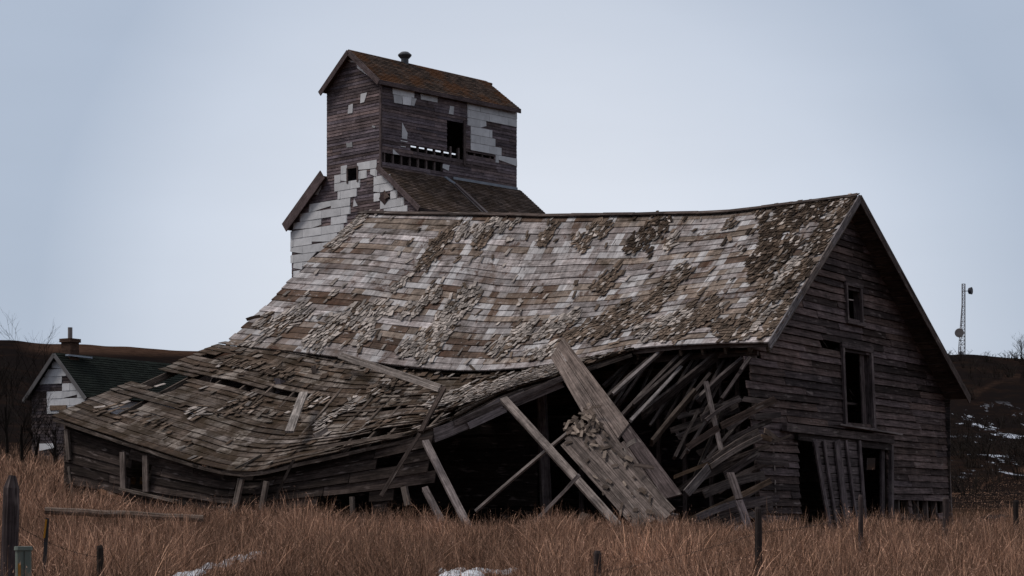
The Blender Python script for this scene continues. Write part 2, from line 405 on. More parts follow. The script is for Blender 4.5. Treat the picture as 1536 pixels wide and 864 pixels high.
# --- shingles left on the roof
def capsule(x, y, c):
    x1, y1, x2, y2, r = c[:5]; dx, dy = x2-x1, y2-y1; l = dx*dx+dy*dy
    tt = max(0, min(1, ((x-x1)*dx+(y-y1)*dy)/l)) if l else 0
    return math.hypot(x-x1-dx*tt, y-y1-dy*tt)/r
DK, BR, PA = (.060,.044,.032), (.15,.118,.092), (.37,.345,.32)
caps = [(1250,306,1180,320,20,DK),(1200,330,1145,352,20,DK),(1240,340,1225,372,14,DK),(1185,368,1135,402,20,DK),(1275,300,1262,330,8,DK),(1150,345,1140,320,8,DK),
        (1210,400,1165,440,12,DK),(1155,440,1130,480,20,BR),(1125,490,1085,495,18,BR),(1190,455,1150,500,14,BR),
        (830,340,808,362,10,BR),(900,342,872,366,14,BR),(990,335,950,372,15,DK),(1010,352,1003,370,7,PA),(925,412,898,430,12,BR),
        (1022,410,980,458,13,BR),(1070,462,1000,500,17,BR),(960,470,890,500,16,BR),(905,480,850,515,12,BR),(860,478,805,505,10,PA),(1035,475,960,500,12,PA),
        (672,353,634,400,12,BR),(745,338,690,350,11,PA),(735,345,722,368,9,BR),(460,468,400,490,14,PA),(530,470,478,510,17,PA),(575,466,542,488,12,PA),
        (655,440,612,470,12,PA),(706,442,630,530,16,PA),(690,470,615,520,12,PA),(798,488,748,525,14,PA),(545,322,500,366,10,PA),(506,440,490,452,5,PA),
        (612,415,590,435,5,PA),(1030,400,1005,430,6,PA),(410,500,370,515,9,PA),(1100,330,1090,345,5,BR),(850,520,800,535,8,PA),(650,505,600,528,9,PA),(780,330,770,340,6,PA),
        (560,500,520,520,8,PA),(1235,350,1200,395,7,PA),(1190,395,1160,430,7,PA),(1150,470,1120,505,8,PA),(1270,298,1240,330,6,PA)]
caps2 = [(300,620,282,625,9,PA),(540,600,480,640,7,PA),(700,590,650,615,10,PA),(770,572,700,598,9,PA),(830,556,780,570,8,PA),(290,690,270,700,7,PA),
         (430,560,330,545,9,BR),(380,600,330,620,10,BR),(250,640,200,630,8,BR),(610,570,560,590,8,BR),(480,600,440,620,9,BR),(180,610,150,620,8,BR)]
def shingles(S, Llen, slope, caps, base, keep, seed, lift=.030):
    random.seed(seed); acc = Acc(); rows = int(slope/.115); cols = int(Llen/.075)
    for j in range(rows):
        b = (j+.5)/rows; off = rnd()
        for k in range(cols):
            a = (k+off)/cols
            if a >= .995: continue
            if rnd() < base and rnd() < .3: pass
            p = S(a, b); x, y = proj(p)
            best = 9; tn = PA
            wob = noise.noise(Vector((a*Llen*5, b*2.5, 3)))*.8+noise.noise(Vector((x*.03, y*.03, 9)))*.35
            for c in caps:
                d = capsule(x, y, c)+wob
                if d < best:
                    best = d; tn = c[5]
            pr = 1.0 if best < .8 else max(0, 1-(best-.8)/.3)*.8
            edge = best > .55
            if rnd() > pr*keep and rnd() > base: continue
            p2 = S(a, min(1, b+.02)); dn = (p2-p).normalized(); tg = (S(min(1,a+.01), b)-S(max(0,a-.01), b)).normalized()
            nn = tg.cross(dn).normalized()
            if nn.z < 0: nn = -nn
            if edge or best > .9:
                ang = random.gauss(0, .16)
                if rnd() < .07: ang = ru(-1.2, 1.2)
            else: ang = random.gauss(0, .07)
            lf = lift+(ru(0, .016) if edge else ru(0, .008))
            d2 = dn*math.cos(ang)+tg*math.sin(ang); w2 = nn.cross(d2).normalized()
            Ls = ru(.18, .38); w = ru(.035, .10)
            lighten = ru(.35, 1.25)
            tone = sc(tn if rnd() > .32 else (PA if rnd() < .45 else BR), lighten)
            A = p-d2*Ls*.55+nn*(lf*.5); B = p+d2*Ls*.45+nn*(lf+.014)
            acc.plank(A, B, w2, w, ru(.006, .012), tone, jag=.04 if rnd() < .4 else .012, w2=w*ru(.7, 1.05))
    return acc
shingles(S1, 14.2, 5.9, caps, .018, .84, 3).build('shingles', M_shin, main_roof)
shingles(S2, 13.0, 4.8, caps2, .008, .7, 4, .045).build('shingles', M_shin, apron)
# mossy shingle layer on the lean-to: thin weathered scraps everywhere, pressed flat
random.seed(12)
acc = Acc()
for i in range(220):
    a, b = ru(0.005, .99), ru(.02, .97); p = S2(a, b); x, y = proj(p)
    if any(inpoly(x, y, h) for h in gap_poly): continue
    if noise.noise(Vector((x*.02, y*.05, 4))) < -.12: continue
    p2 = S2(a, min(1, b+.02)); dn = (p2-p).normalized(); tg = (S2(min(1,a+.01), b)-S2(max(0,a-.01), b)).normalized(); nn = tg.cross(dn).normalized()
    if nn.z < 0: nn = -nn
    Ls = ru(.12, .30); w = ru(.06, .16); ang = random.gauss(0, .10); d2 = dn*math.cos(ang)+tg*math.sin(ang)
    tone = sc((.095,.070,.052) if rnd() < .75 else (.22,.195,.17), ru(.5, 1.3))
    acc.plank(p-d2*Ls*.5+nn*.035, p+d2*Ls*.5+nn*.055, nn.cross(d2), w, .008, tone, jag=.03)
acc.build('shingle_scraps', M_shin, apron)
random.seed(21)
# rake boards on the near edge, ridge cap
acc = Acc()
for k in range(3):
    a = S1(0, k/3); b_ = S1(0, (k+1)/3+.004); off = V*-.03+Vector((0,0,-.05))
    acc.plank(a+off, b_+off, (0,0,1), .17, .03, [(.16,.15,.155),(.17,.15,.14),(.20,.195,.205)][k])
acc.build('rake_board', M_beam, barn)
acc = Acc()
for k in range(3):
    a = S3(0, k/3); b_ = S3(0, (k+1)/3); off = V*-.03+Vector((0,0,-.05))
    acc.plank(a+off, b_+off, (0,0,1), .18, .03, (.09,.075,.07))
acc.build('rake_board', M_beam, barn)
acc = Acc()
for k in range(16):
    a, b_ = catmull(ridge, k/16), catmull(ridge, (k+1)/16)
    acc.plank(a+Vector((0,0,.012))-U*.07, b_+Vector((0,0,.012+ru(-.01,.012)))-U*.07, -U+Vector((0,0,-.5)), .16, .025, sc((.085,.068,.06), ru(.6,1.3)))
acc.build('ridge_board', M_beam, barn)

# --- siding
def siding(O, A, Nn, prof, z0, z1, rh, holes=(), tone=(.13,.112,.112), seg=(1.2,3.6), lap=.022, lean=None, jit=.012, miss=.0, rag=None, spread=(.55,1.55), acc=None, lapz=.012):
    acc = acc or Acc(); z = z0; row = 0
    while z < z1-.02:
        zb = min(z+rh+lapz, z1); e0, e1 = prof(z), prof(zb)
        if e0 is None or e1 is None: z += rh; continue
        lo, hi = min(e0[0], e1[0]), max(e0[1], e1[1]); zm = (z+zb)/2
        cuts = [(h[0], h[1]) for h in holes if h[2] < zm < h[3]]
        if rag: lo_r = rag(zm)
        else: lo_r = 0
        spans = [(lo-lo_r, hi)]
        for c in cuts:
            ns_ = []
            for s0, s1 in spans:
                cc = (c[0]+ru(-.02,.02), c[1]+ru(-.02,.02))
                if cc[1] <= s0 or cc[0] >= s1: ns_.append((s0, s1)); continue
                if cc[0] > s0: ns_.append((s0, cc[0]))
                if cc[1] < s1: ns_.append((cc[1], s1))
            spans = ns_
        for s0, s1 in spans:
            u = s0
            while u < s1-.02:
                u2 = min(s1, u+ru(*seg))
                if s1-u2 < .4: u2 = s1
                if rnd() >= miss:
                    tn = sc(tone, ru(*spread)); mixk = ru(-.06, .06); tn = (tn[0]*(1+mixk), tn[1], tn[2]*(1-mixk*1.5))
                    dz0, dz1 = ru(-jit, jit)*.5, ru(-jit, jit)*.5; o1 = ru(0, jit); 
                    def pt(uu, zz, n):
                        q = O+A*uu+Nn*n; 
                        if lean: q = q+lean(zz)
                        return Vector((q.x, q.y, zz))
                    def cl(uu, e):   return max(e[0]-lo_r, min(e[1], uu))
                    ua0, ub0, ua1, ub1 = cl(u,e0), cl(u2-.005,e0), cl(u,e1), cl(u2-.005,e1)
                    b = [pt(ua0,z+dz0,-.005), pt(ub0,z+dz1,-.005), pt(ub1,zb+dz1,-.018), pt(ua1,zb+dz0,-.018),
                         pt(ua0,z+dz0,lap+o1), pt(ub0,z+dz1,lap+o1*ru(0,1.5)), pt(ub1,zb+dz1,.002), pt(ua1,zb+dz0,.002)]
                    acc.box8(b, tn, u2-u, rh, lap)
                u = u2
        z += rh; row += 1
    return acc
ZG = EZ-.75                                          # below the grass at the barn
T0 = .16
def leanB(z): return V*(.045*(z-EZ+.5))
def gable_uz(px, py):                                # photo pixel -> (w, z) on the leaning gable wall
    tt = T0
    for _ in range(4):
        p = GQ(px, py, tt); tt = T0+.045*(p.z-EZ+.5)
    return -tsz(p)[1], p.z
apx = gable_uz(1287, 296); le = gable_uz(1146, 520); re = gable_uz(1421, 577)
WR = gable_uz(1421, 700)[0]
print('gable', apx, le, re, WR)
def prof_gable(z):
    if z < le[1]: l = 0.0
    else: l = apx[0]*(z-le[1])/(apx[1]-le[1])
    if z < re[1]: r_ = WR
    else: r_ = WR+(apx[0]-WR)*(z-re[1])/(apx[1]-re[1])
    if r_-l < .05: return None
    return (l, r_)
def rect(x0, y0, x1, y1):
    a = gable_uz(x0, y1); b_ = gable_uz(x1, y0); c = gable_uz((x0+x1)/2, y0)[1]; d = gable_uz((x0+x1)/2, y1)[1]
    return (a[0], b_[0], d, c)
H_win = rect(1269, 432, 1288, 481); H_loft = rect(1266, 526, 1303, 639); H_gap = rect(1230, 514, 1259, 526)
H_door = rect(1203, 660, 1328, 840)
H_m = [rect(1337, 754, 1362, 772), rect(1368, 750, 1418, 768), rect(1345, 779, 1377, 791), rect(1384,770,1406,800), rect(1118, 531, 1140, 541)]
holes = [H_win, H_loft, H_gap, H_door]+H_m
def rag(z):
    if z > EZ+2.2: return ru(.1, .55) if rnd() < .8 else 0
    if z > EZ+1.0: return ru(0, .5)
    return ru(0, .15)
gw = siding(C0+V*T0, U, -V, prof_gable, ZG, apx[1], .15, holes, (.090,.070,.069), rag=rag, lean=leanB, jit=.03, miss=.006, spread=(.35,1.7), lapz=-.004).build('gable_wall', M_side, barn)
def gpt(w, z, n=0):
    p = C0+V*T0+U*w-V*n+leanB(z); return Vector((p.x, p.y, z))
def gpx(px, py, n=0): w, z = gable_uz(px, py); return gpt(w, z, n)
# gable window and doors with frames
def frame(name, h, wdt=.11, proud=.045, tone=(.10,.085,.088), sill=True, parent=None, dep=.10):
    a = Acc(); w0, w1, z0, z1 = h
    a.plank(gpt(w0-.02, z0-.02, proud), gpt(w0-.02, z1+.02, proud), U, wdt, .05, sc(tone, 1.0))
    a.plank(gpt(w1+.02, z0-.02, proud), gpt(w1+.02, z1+.02, proud), U, wdt, .05, sc(tone, 1.2))
    a.plank(gpt(w0-.1, z1+.06, proud+.003), gpt(w1+.1, z1+.06, proud+.003), (0,0,1), wdt, .055, sc(tone, .9))
    if sill: a.plank(gpt(w0-.1, z0-.06, proud+.006), gpt(w1+.1, z0-.06, proud+.006), (0,0,1), .07, .09, sc(tone, 1.3))
    for w in (w0, w1): a.plank(gpt(w, z0, -dep*.5), gpt(w, z1, -dep*.5), V, dep*1.6, .03, tone)
    return a.build(name, M_beam, parent or barn)
win = frame('window', H_win, .09)
a = Acc(); zc = H_win[2]+(H_win[3]-H_win[2])*.62
a.plank(gpt(H_win[0], zc, -.04), gpt(H_win[1]*.7+H_win[0]*.3, zc+.02, -.04), (0,0,1), .03, .02, (.34,.32,.31)); a.build('muntin', M_beam, win)
loft = frame('loft_door_opening', H_loft, .12, .05)
a = Acc(); mw = H_loft[0]+(H_loft[1]-H_loft[0])*.80
a.plank(gpt(mw, H_loft[2], -.05), gpt(mw, H_loft[3], -.05), U, .22, .03, (.085,.07,.072)); 
a.plank(gpt(H_loft[0], H_loft[2]+.5, -.2), gpt(mw, H_loft[2]+.5, -.2), (0,0,1), .05, .03, (.06,.05,.05)); a.build('jamb_board', M_beam, loft)
# sliding door track and hood over the big door
a = Acc()
a.plank(gpx(1168, 641, .13), gpx(1330, 660, .13), (0,0,1), .16, .10, (.105,.09,.09))
a.plank(gpx(1240, 637, .20), gpx(1334, 652, .20), -V, .22, .035, (.22,.20,.20))
a.plank(gpx(1190, 655, .08), gpx(1330, 671, .08), (0,0,1), .14, .06, (.05,.042,.042)); a.build_each('door_track', M_beam, barn)
a = Acc()
a.plank(gpx(1333, 668, .06), gpx(1333, 830, .06), U, .13, .08, (.12,.105,.11)); a.plank(gpx(1322, 668, .02), gpx(1322, 830, .02), U, .18, .05, (.07,.06,.065)); a.build_each('door_post', M_beam, barn)
# fallen leaning door made of upright boards
dr = empty('leaning_barn_door', gpx(1250, 815, .3), 'tilted dark door of upright battens leaning in the wide opening of the gable wall', 'barn door')
a = Acc()
for k in range(13):
    z = k/13; x0, x1 = 1212+z*34, 1276+z*18
    a.plank(gpx(x0, 664+ (830-664)*z, .10), gpx(x1+6, 670+(830-670)*z, .10), (0,0,1), .155, .02, sc((.11,.096,.10), ru(.7,1.4)))
a.build('cross_boards', M_beam, dr)
a = Acc()
for xt, xb, wd, k in ((1212, 1240, .17, 1.0), (1225, 1252, .11, 1.2), (1245, 1265, .30, .9), (1259,1281,.10,1.1), (1279, 1292, .13, 1.15)):
    a.plank(gpx(xt, 661, .15), gpx(xb, 832, .15+ru(0,.03)), U, wd, .035, sc((.125,.108,.115), k))
a.build_each('batten', M_beam, dr)
# studs visible behind missing boards, nailing strip
a = Acc()
for w in np.arange(.12, WR, .62):
    e_ = None
    zt = le[1]+(apx[1]-le[1])*min(1, w/apx[0]) if w < apx[0] else re[1]+(apx[1]-re[1])*(WR-w)/(WR-apx[0])
    if H_door[0]-.05 < w < H_door[1]+.05 or H_loft[0]-.05 < w < H_loft[1]+.05 or H_win[0]-.05 < w < H_win[1]+.05: continue
    a.plank(gpt(w, ZG, -.09), gpt(w, zt-.12, -.09), U, .09, .12, sc((.11,.095,.09), ru(.7,1.3)))
a.build_each('wall_stud', M_beam, barn)
a = Acc(); z = EZ+1.7
w_ = gable_uz(1160, 720)[0]
while z > ZG:
    if rnd() < .75: a.plank(gpt(w_+ru(-.012,.012), z, .034), gpt(w_+ru(-.012,.012), z-ru(.05,.13), .034), U, .045, .014, sc((.25,.225,.21), ru(.6,1.2)))
    z -= .15
a.build_each('nailing_strip', M_beam, barn)
a = Acc(); a.plank(gpt(WR+.03, ZG, .03), gpt(WR+.03, re[1]+.1, .03), U, .07, .05, (.15,.125,.12)); a.build('corner_board', M_beam, barn)
# soffit strip under the rear roof is the roof itself; back and far walls
def flatwall(name, pA, pB, zt0, zt1, rh=.3, tone=(.06,.052,.05), holes=()):
    A_ = (pB-pA); L = A_.length; A_ = A_.normalized(); n = Vector((-A_.y, A_.x, 0))
    return siding(Vector((pA.x,pA.y,0)), A_, n, lambda z: (0, L), ZG, zt0, rh, holes, tone, seg=(2,5), acc=None).build(name, M_side, barn)
see = (3.0, 3.35, EZ+.6, EZ+1.18)
pr_ = tsz(BQ(1305, 697, -WR)); flatwall('rear_wall', bp(T0, -WR, 0), bp(14.2, -WR, 0), re[1], 0, holes=[(pr_[0]-T0-.13, pr_[0]-T0+.09, pr_[2]-.16, pr_[2]+.30)])
# far gable
siding(bp(14.0, 0, 0), U, V, lambda z: (0 if z < EZ+3.0 else (z-EZ-3.0)*1.2, WR if z < EZ+3.0 else WR-(z-EZ-3.0)*1.45) if z < EZ+6.6 else None, ZG, EZ+6.7, .3, [see], (.08,.07,.07)).build('far_gable_wall', M_side, barn)
# inner partition wall and studs behind the broken corner
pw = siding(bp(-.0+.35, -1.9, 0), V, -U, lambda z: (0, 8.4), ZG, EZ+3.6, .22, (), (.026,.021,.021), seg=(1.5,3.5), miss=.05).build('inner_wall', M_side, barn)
a = Acc()
for k, tt in enumerate((.75, 1.35, 1.95, 2.55, 3.15, 4.1, 5.0)):
    a.plank(bp(tt, -1.5, ZG), bp(tt+.04, -1.5, EZ+3.45), V, .09, .07, sc((.14,.12,.118), ru(.6,1.2)))
a.plank(bp(.3, -1.42, EZ+2.95), bp(5.5, -1.42, EZ+2.9), (0,0,1), .16, .05, (.12,.10,.10))
a.plank(bp(.3, -.1, EZ+3.12), bp(3.4, -.1, EZ+3.05), (0,0,1), .12, .09, (.09,.075,.07))
a.build_each('wall_stud', M_beam, barn)

# --- lean-to front wall
lwT = [BQ(x, y, s) for x, y, s in ((97,642,4.65),(160,662,4.65),(225,682,4.6),(290,698,4.6),(352,711,4.6),(430,700,4.35),(510,684,4.1),(590,666,3.8),(665,648,3.3))]
lwB = [BQ(x, y, s) for x, y, s in ((112,775,4.6),(170,782,4.6),(225,790,4.6),(290,796,4.6),(352,800,4.55),(430,800,4.4),(510,800,4.1),(590,800,3.8),(650,800,3.4))]
def SW(a, b): 
    p = catmull(lwT, a).lerp(catmull(lwB, a), b); 
    return p+(-U)*(.12*math.sin(math.pi*b))
wh = [[(192,684),(222,690),(222,735),(192,728)], [(355,716),(390,712),(388,800),(362,800)], [(560,690),(600,680),(600,695),(565,703)], [(470,745),(560,738),(560,765),(470,770)],
      [(585,735),(660,722),(655,800),(590,800)], [(150,742),(185,748),(185,760),(150,755)], [(430,775),(500,772),(500,790),(430,790)], [(250,765),(350,775),(350,800),(250,790)], [(655,655),(640,700),(700,700),(700,640)]]
def roofN(*a): pass
def wall_surface_boards(S, rows, Llen, tone, holes, rough, seglen, cell=.35):
    acc = Acc()
    for j in range(rows):
        a = 0
        while a < .99:
            a2 = min(1, a+ru(*seglen)/Llen)
            if 1-a2 < .06: a2 = 1
            tn = sc(tone, ru(.5, 1.6)); n = max(1, int((a2-a)*Llen/cell)); prev = None; h1, h2 = ru(0, rough), ru(0, rough); uo = (rnd()*40, rnd()*40); sh = ru(-.01, .01)
            for k in range(n+1):
                q = a+(a2-a-.0015)*k/n; p0, p1 = S(q, j/rows+.004+sh*k/n), S(q, (j+1)/rows+.002+sh*k/n)
                o = -U; r_ = (p0+o*.004, p1+o*(.025+h1*(1-k/n)+h2*k/n), p1-o*.005, p0-o*.02, q)
                if prev:
                    x, y = proj((r_[0]+prev[1])/2)
                    if not any(inpoly(x, y, h) for h in holes):
                        L0, L1 = prev[4]*Llen, q*Llen; g = [(uo[0]+L0, uo[1]), (uo[0]+L1, uo[1]), (uo[0]+L1, uo[1]+.2), (uo[0]+L0, uo[1]+.2)]
                        for i in range(4):
                            i2 = (i+1) % 4; acc.quad((prev[i], r_[i], r_[i2], prev[i2]), tn, g)
                        acc.quad(prev[:4], tn, g); acc.quad(r_[3::-1] if False else (r_[3],r_[2],r_[1],r_[0]), tn, g)
                prev = r_
            a = a2
    return acc
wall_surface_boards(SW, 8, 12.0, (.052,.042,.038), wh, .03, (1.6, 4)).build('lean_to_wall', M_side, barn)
# dark second skin further inside, lean-to end wall
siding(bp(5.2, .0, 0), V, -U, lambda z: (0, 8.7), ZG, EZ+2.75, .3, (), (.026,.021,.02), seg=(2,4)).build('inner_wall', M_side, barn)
pA = catmull(lwT, 0); pB = bp(14.0, .2, 0); 
e1 = Acc()
for k in range(12):
    zA = ZG+k*.26; 
    if zA > EZ+1.85: break
    dd = (Vector((pB.x,pB.y,0))-Vector((pA.x,pA.y,0)))
    e1.plank((pA.x, pA.y, zA+.13), (pB.x, pB.y, zA+.13), (0,0,1), .27, .03, sc((.085,.07,.06), ru(.7,1.3)))
e1.build('end_wall', M_side, barn)
lwin = Acc()
for x, w in ((184,.13),(218,.13)): lwin.plank(BQ(x, 678+(x-184)*.15, 4.82), BQ(x+1, 734+(x-184)*.1, 4.80), V, w, .05, sc((.15,.13,.12), ru(.8,1.2)))
lwin.plank(BQ(180, 733, 4.84), BQ(262, 752, 4.80), (0,0,1), .05, .08, (.15,.13,.115))
lwo = lwin.build('window', M_beam, barn)
a = Acc(); 
for x in (197, 210): a.plank(BQ(x, 721, 4.1), BQ(x+6, 722, 4.1), (0,0,1), .14, .02, (.32,.19,.09))
a.build_each('sash_board', M_beam, lwo)
a = Acc(); a.plank(BQ(150, 737, 4.80), BQ(182, 749, 4.80), (0,0,1), .12, .02, (.22,.13,.085)); a.plank(BQ(146, 741, 4.86), BQ(145, 765, 4.86), V, .05, .03, (.30,.22,.16)); a.build_each('patch_board', M_beam, barn)
a = Acc()
for (x1,y1,s1,x2,y2,s2,w,k) in ((100,645,4.78,104,690,4.78,.09,1.3),(362,718,4.8,350,775,4.8,.12,1.2),(400,722,4.7,392,765,4.7,.10,1.2),(528,745,4.3,530,790,4.3,.08,.9),(606,730,3.9,612,758,3.9,.12,1.0),(104,700,4.75,112,755,4.75,.06,1.0)):
    a.plank(BQ(x1,y1,s1), BQ(x2,y2,s2), V, w, .07, sc((.13,.115,.105), k))
a.build_each('wall_post', M_beam, barn)
# rafters and purlins visible in the holes
a = Acc()
for k in range(22):
    q = .015+k/22*.93; p0, p1 = S2(q, .0), S2(q, .93)
    a.plank(p0-Vector((0,0,.12)), p1-Vector((0,0,.13)), (0,0,1), .14, .05, sc((.12,.10,.085), ru(.7,1.2)))
a.build_each('rafter', M_beam, apron)
a = Acc()
for k in range(24):
    q = .01+k/24*.975; tn = sc((.10,.085,.07), ru(.7,1.2)); a.marks.append(len(a.f)); mk = len(a.marks)
    for h in range(5): a.plank(S1(q, h*.195)-Vector((0,0,.22)), S1(q, h*.195+.195)-Vector((0,0,.22)), (0,0,1), .13, .05, tn)
    del a.marks[mk:]
a.build_each('rafter', M_beam, main_roof)
# eave fascia strip at the main eave over the opening
a = Acc()
for q0, q1 in ((0,.08),(.08,.17),(.17,.26)):
    a.plank(S1(q0, .985)-Vector((0,0,.07)), S1(q1, .985)-Vector((0,0,.09)), (0,0,1), .10, .03, sc((.09,.075,.07), ru(.8,1.2)))
a.build('fascia', M_beam, barn)
a = Acc(); n = 30
for k in range(n):
    q0, q1 = k/n, (k+1)/n
    a.plank(S2(q0, .995)-Vector((0,0,.085)), S2(q1, .995)-Vector((0,0,.085)), (0,0,1), .07, .03, sc((.10,.085,.075), ru(.8,1.2)))
a.build('fascia', M_beam, apron)
a = Acc()
for (x1,y1,x2,y2,s) in ((365,688,415,672,5),(352,702,396,688,5)): pass
# broken eave beam over the big opening
a = Acc()
a.plank(BQ(646,655,3.35), BQ(752,606,2.15), (0,0,1), .26, .09, (.20,.18,.18), jag=.12, bend=(0,0,-.04), segs=4)
a.plank(BQ(745,612,2.2), BQ(843,572,1.15), (0,0,1), .24, .08, (.185,.165,.165), jag=.1, segs=2)
a.plank(BQ(680,636,3.0), BQ(862,560,1.1), (0,0,1), .10, .06, (.14,.12,.115), jag=.1)
a.plank(BQ(838,572,1.3), BQ(950,522,.35), (0,0,1), .16, .05, (.16,.14,.13), jag=.1, w2=.08)
a.plank(BQ(700,640,2.8), BQ(760,612,2.2), (0,0,1), .14, .05, (.27,.25,.26), jag=.1)
a.build_each('eave_beam', M_beam, barn)
a = Acc()
a.plank(BQ(813, 588, .3), BQ(823, 800, .3), V, .15, .12, (.145,.13,.135)); a.plank(BQ(807, 592, .1), BQ(815, 800, .1), V, .05, .08, (.10,.085,.085)); a.build_each('post', M_beam, barn)

# rafters still hanging from the main eave
raft = [(996,523,.2,917,593,1.2,.085,(.25,.235,.235)),(985,531,.15,905,603,1.0,.14,(.13,.115,.11)),(1026,527,.0,932,625,1.3,.13,(.12,.105,.10)),(1038,530,.1,946,612,1.3,.12,(.10,.088,.085)),
        (1024,548,.3,945,632,1.7,.05,(.30,.29,.29)),(1081,528,-.1,960,625,1.0,.19,(.10,.088,.085)),(1044,584,.9,974,668,1.9,.21,(.125,.105,.09)),
        (1116,537,.1,1042,604,.9,.15,(.12,.108,.108)),(1112,556,.2,1080,602,.7,.13,(.115,.10,.10)),(1048,615,.7,1010,690,1.3,.10,(.10,.088,.085)),(1058,632,.8,1030,680,1.3,.10,(.12,.105,.10)),
        (1010,640,.4,1022,662,.4,.05,(.12,.105,.10)),(1075,520,-.3,1088,660,-.3,.06,(.10,.09,.09)),(1000,522,-.5,1002,640,-.5,.06,(.09,.08,.08)),(1126,536,.4,1108,560,.6,.10,(.15,.135,.135)),
        (1066,560,.2,990,650,1.2,.10,(.075,.065,.062)),(1100,575,.3,1020,690,1.2,.09,(.07,.06,.058)),(1090,600,.2,1040,720,1.0,.12,(.085,.075,.07)),(1128,610,.1,1060,690,1.0,.12,(.09,.08,.078)),
        (950,540,.0,905,580,.5,.10,(.08,.07,.068)),(968,530,-.2,900,640,.8,.09,(.06,.052,.05)),(1055,530,-.2,975,640,.7,.11,(.065,.057,.055))]
for (x1,y1,s1,x2,y2,s2,w,tn) in raft:
    a = Acc(); a.plank(BQ(x1,y1,s1), BQ(x2,y2,s2), (.4,-.3,.8), w, .06, sc(tn, ru(.65,.95)), jag=.08, segs=2, bend=(0,0,ru(-.03,.03))); a.build('rafter', M_beam, barn)
# side-wall boards splayed out beyond the corner (still nailed at one end)
spl = [(1165,598,.8,1080,640,1.9,.13,(.125,.095,.08),0),(1080,640,1.9,1030,672,2.4,.12,(.11,.085,.075),0),(1140,646,.7,1068,692,1.7,.12,(.165,.14,.125),.1),(1170,662,.4,1146,645,.8,.10,(.16,.13,.11),0),
       (1142,655,.9,1066,700,1.9,.10,(.19,.165,.15),.08),(1160,660,.6,1142,655,.9,.10,(.17,.12,.085),0),(1140,678,.8,1085,715,1.4,.14,(.105,.09,.09),0),
       (1065,700,2.0,1028,742,2.6,.17,(.20,.185,.185),0),(1149,712,.7,1054,742,1.9,.16,(.12,.105,.10),.12),(1159,720,.9,1025,785,2.6,.10,(.18,.135,.10),0),
       (1112,597,.5,1050,628,1.3,.12,(.125,.105,.10),.04),(1164,605,.3,1112,598,.5,.10,(.11,.095,.095),0),
       (1112,752,1.6,1032,783,2.5,.12,(.19,.175,.185),.06),(1160,748,.6,1075,770,1.9,.13,(.12,.105,.105),0),(1160,762,.5,1040,796,2.2,.13,(.115,.10,.10),.05),(1135,770,1.2,1040,806,2.4,.11,(.15,.135,.135),0),
       (1160,780,.4,1070,806,1.9,.13,(.13,.115,.115),0),(1188,652,.45,1090,690,1.2,.04,(.12,.10,.09),0),(1065,694,1.7,1010,716,2.2,.07,(.18,.13,.09),0),(1172,622,.2,1130,626,.5,.11,(.10,.09,.09),0),
       (1185,695,.2,1130,690,.7,.13,(.115,.10,.10),0),(1170,748,.2,1108,752,.9,.13,(.115,.10,.105),0)]
for (x1,y1,s1,x2,y2,s2,w,tn,bd) in spl:
    a = Acc(); a.plank(BQ(x1,y1,s1), BQ(x2,y2,s2), (0,.1,1), w, .03, sc(tn, ru(.60,.85)), jag=.05, segs=4, bend=(0,0,bd*.4)); a.build('splayed_board', M_beam, barn)

random.seed(31)
for k in range(26):
    yb = ru(590, 790); x1 = ru(1105, 1165); x2 = x1-ru(45, 110); y2 = yb+(x1-x2)*ru(.25, .75); y1 = yb
    a = Acc(); g = ru(.05,.15); s1 = ru(-.2,.6)
    a.plank(BQ(x1, y1, s1), BQ(x2, min(y2, 812), s1+ru(.4,1.0)), (0,.2,1), ru(.04,.13), .028, (g, g*.86, g*.82), jag=.08, segs=3, bend=(0,0,ru(-.03,.06))); a.build('splayed_board', M_beam, barn)
for k in range(16):
    x1 = ru(960, 1110); y1 = ru(524, 545); l = ru(50, 130); an = ru(.85, 1.15); g = ru(.04, .12)
    a = Acc(); a.plank(BQ(x1, y1, ru(-.9,.1)), BQ(x1-l*math.cos(an), y1+l*math.sin(an), ru(.0,1.0)), (.4,-.3,.8), ru(.03,.10), .05, (g, g*.88, g*.84), jag=.08, segs=2, bend=(0,0,ru(-.03,.03))); a.build('rafter', M_beam, barn)
# ------------------------------------------------------------------ loose timber: things of their own
def loose(name, segs_, label, cat, wdir=(0,0,1), group=None):
    a = Acc()
    for (x1,y1,s1,x2,y2,s2,w,th,tn) in segs_: a.plank(BQ(x1,y1,s1), BQ(x2,y2,s2), wdir, w, th, tn, jag=.05, segs=3, bend=(0,0,ru(-.02,.02)))
    return tag(a.build(name, M_beam), label, cat, group)
G = 'loose broken timbers around the barn'
loose('roof_plank', [(507,534,.75,660,585,2.4,.085,.035,(.30,.28,.265)),(512,531,.70,663,580,2.34,.07,.035,(.24,.22,.205))], 'long pale double plank lying slantwise across the sagging lean-to roof', 'plank', (0,0,1), G)
loose('roof_plank', [(456,589,2.35,434,648,4.2,.17,.05,(.27,.255,.24))], 'short wide pale plank lying down the slope of the lean-to roof', 'plank', (1,0,0), G)
loose('roof_plank', [(491,643,4.05,469,655,4.45,.10,.03,(.32,.295,.27))], 'tiny pale wood scrap near the lower edge of the lean-to roof', 'plank', (0,0,1), G)
loose('wood_stub', [(416,566,1.5,416,591,1.5,.14,.12,(.19,.18,.195)),(424,567,1.45,424,590,1.45,.10,.12,(.13,.12,.13))], 'short upright grey stub poking out of the long gap in the lean-to roof', 'stub', (1,0,0), G)
loose('wood_stub', [(470,547,.9,472,563,.9,.10,.1,(.10,.085,.075))], 'small dark stub standing on the mossy roof above the pale long plank', 'stub', (1,0,0), G)
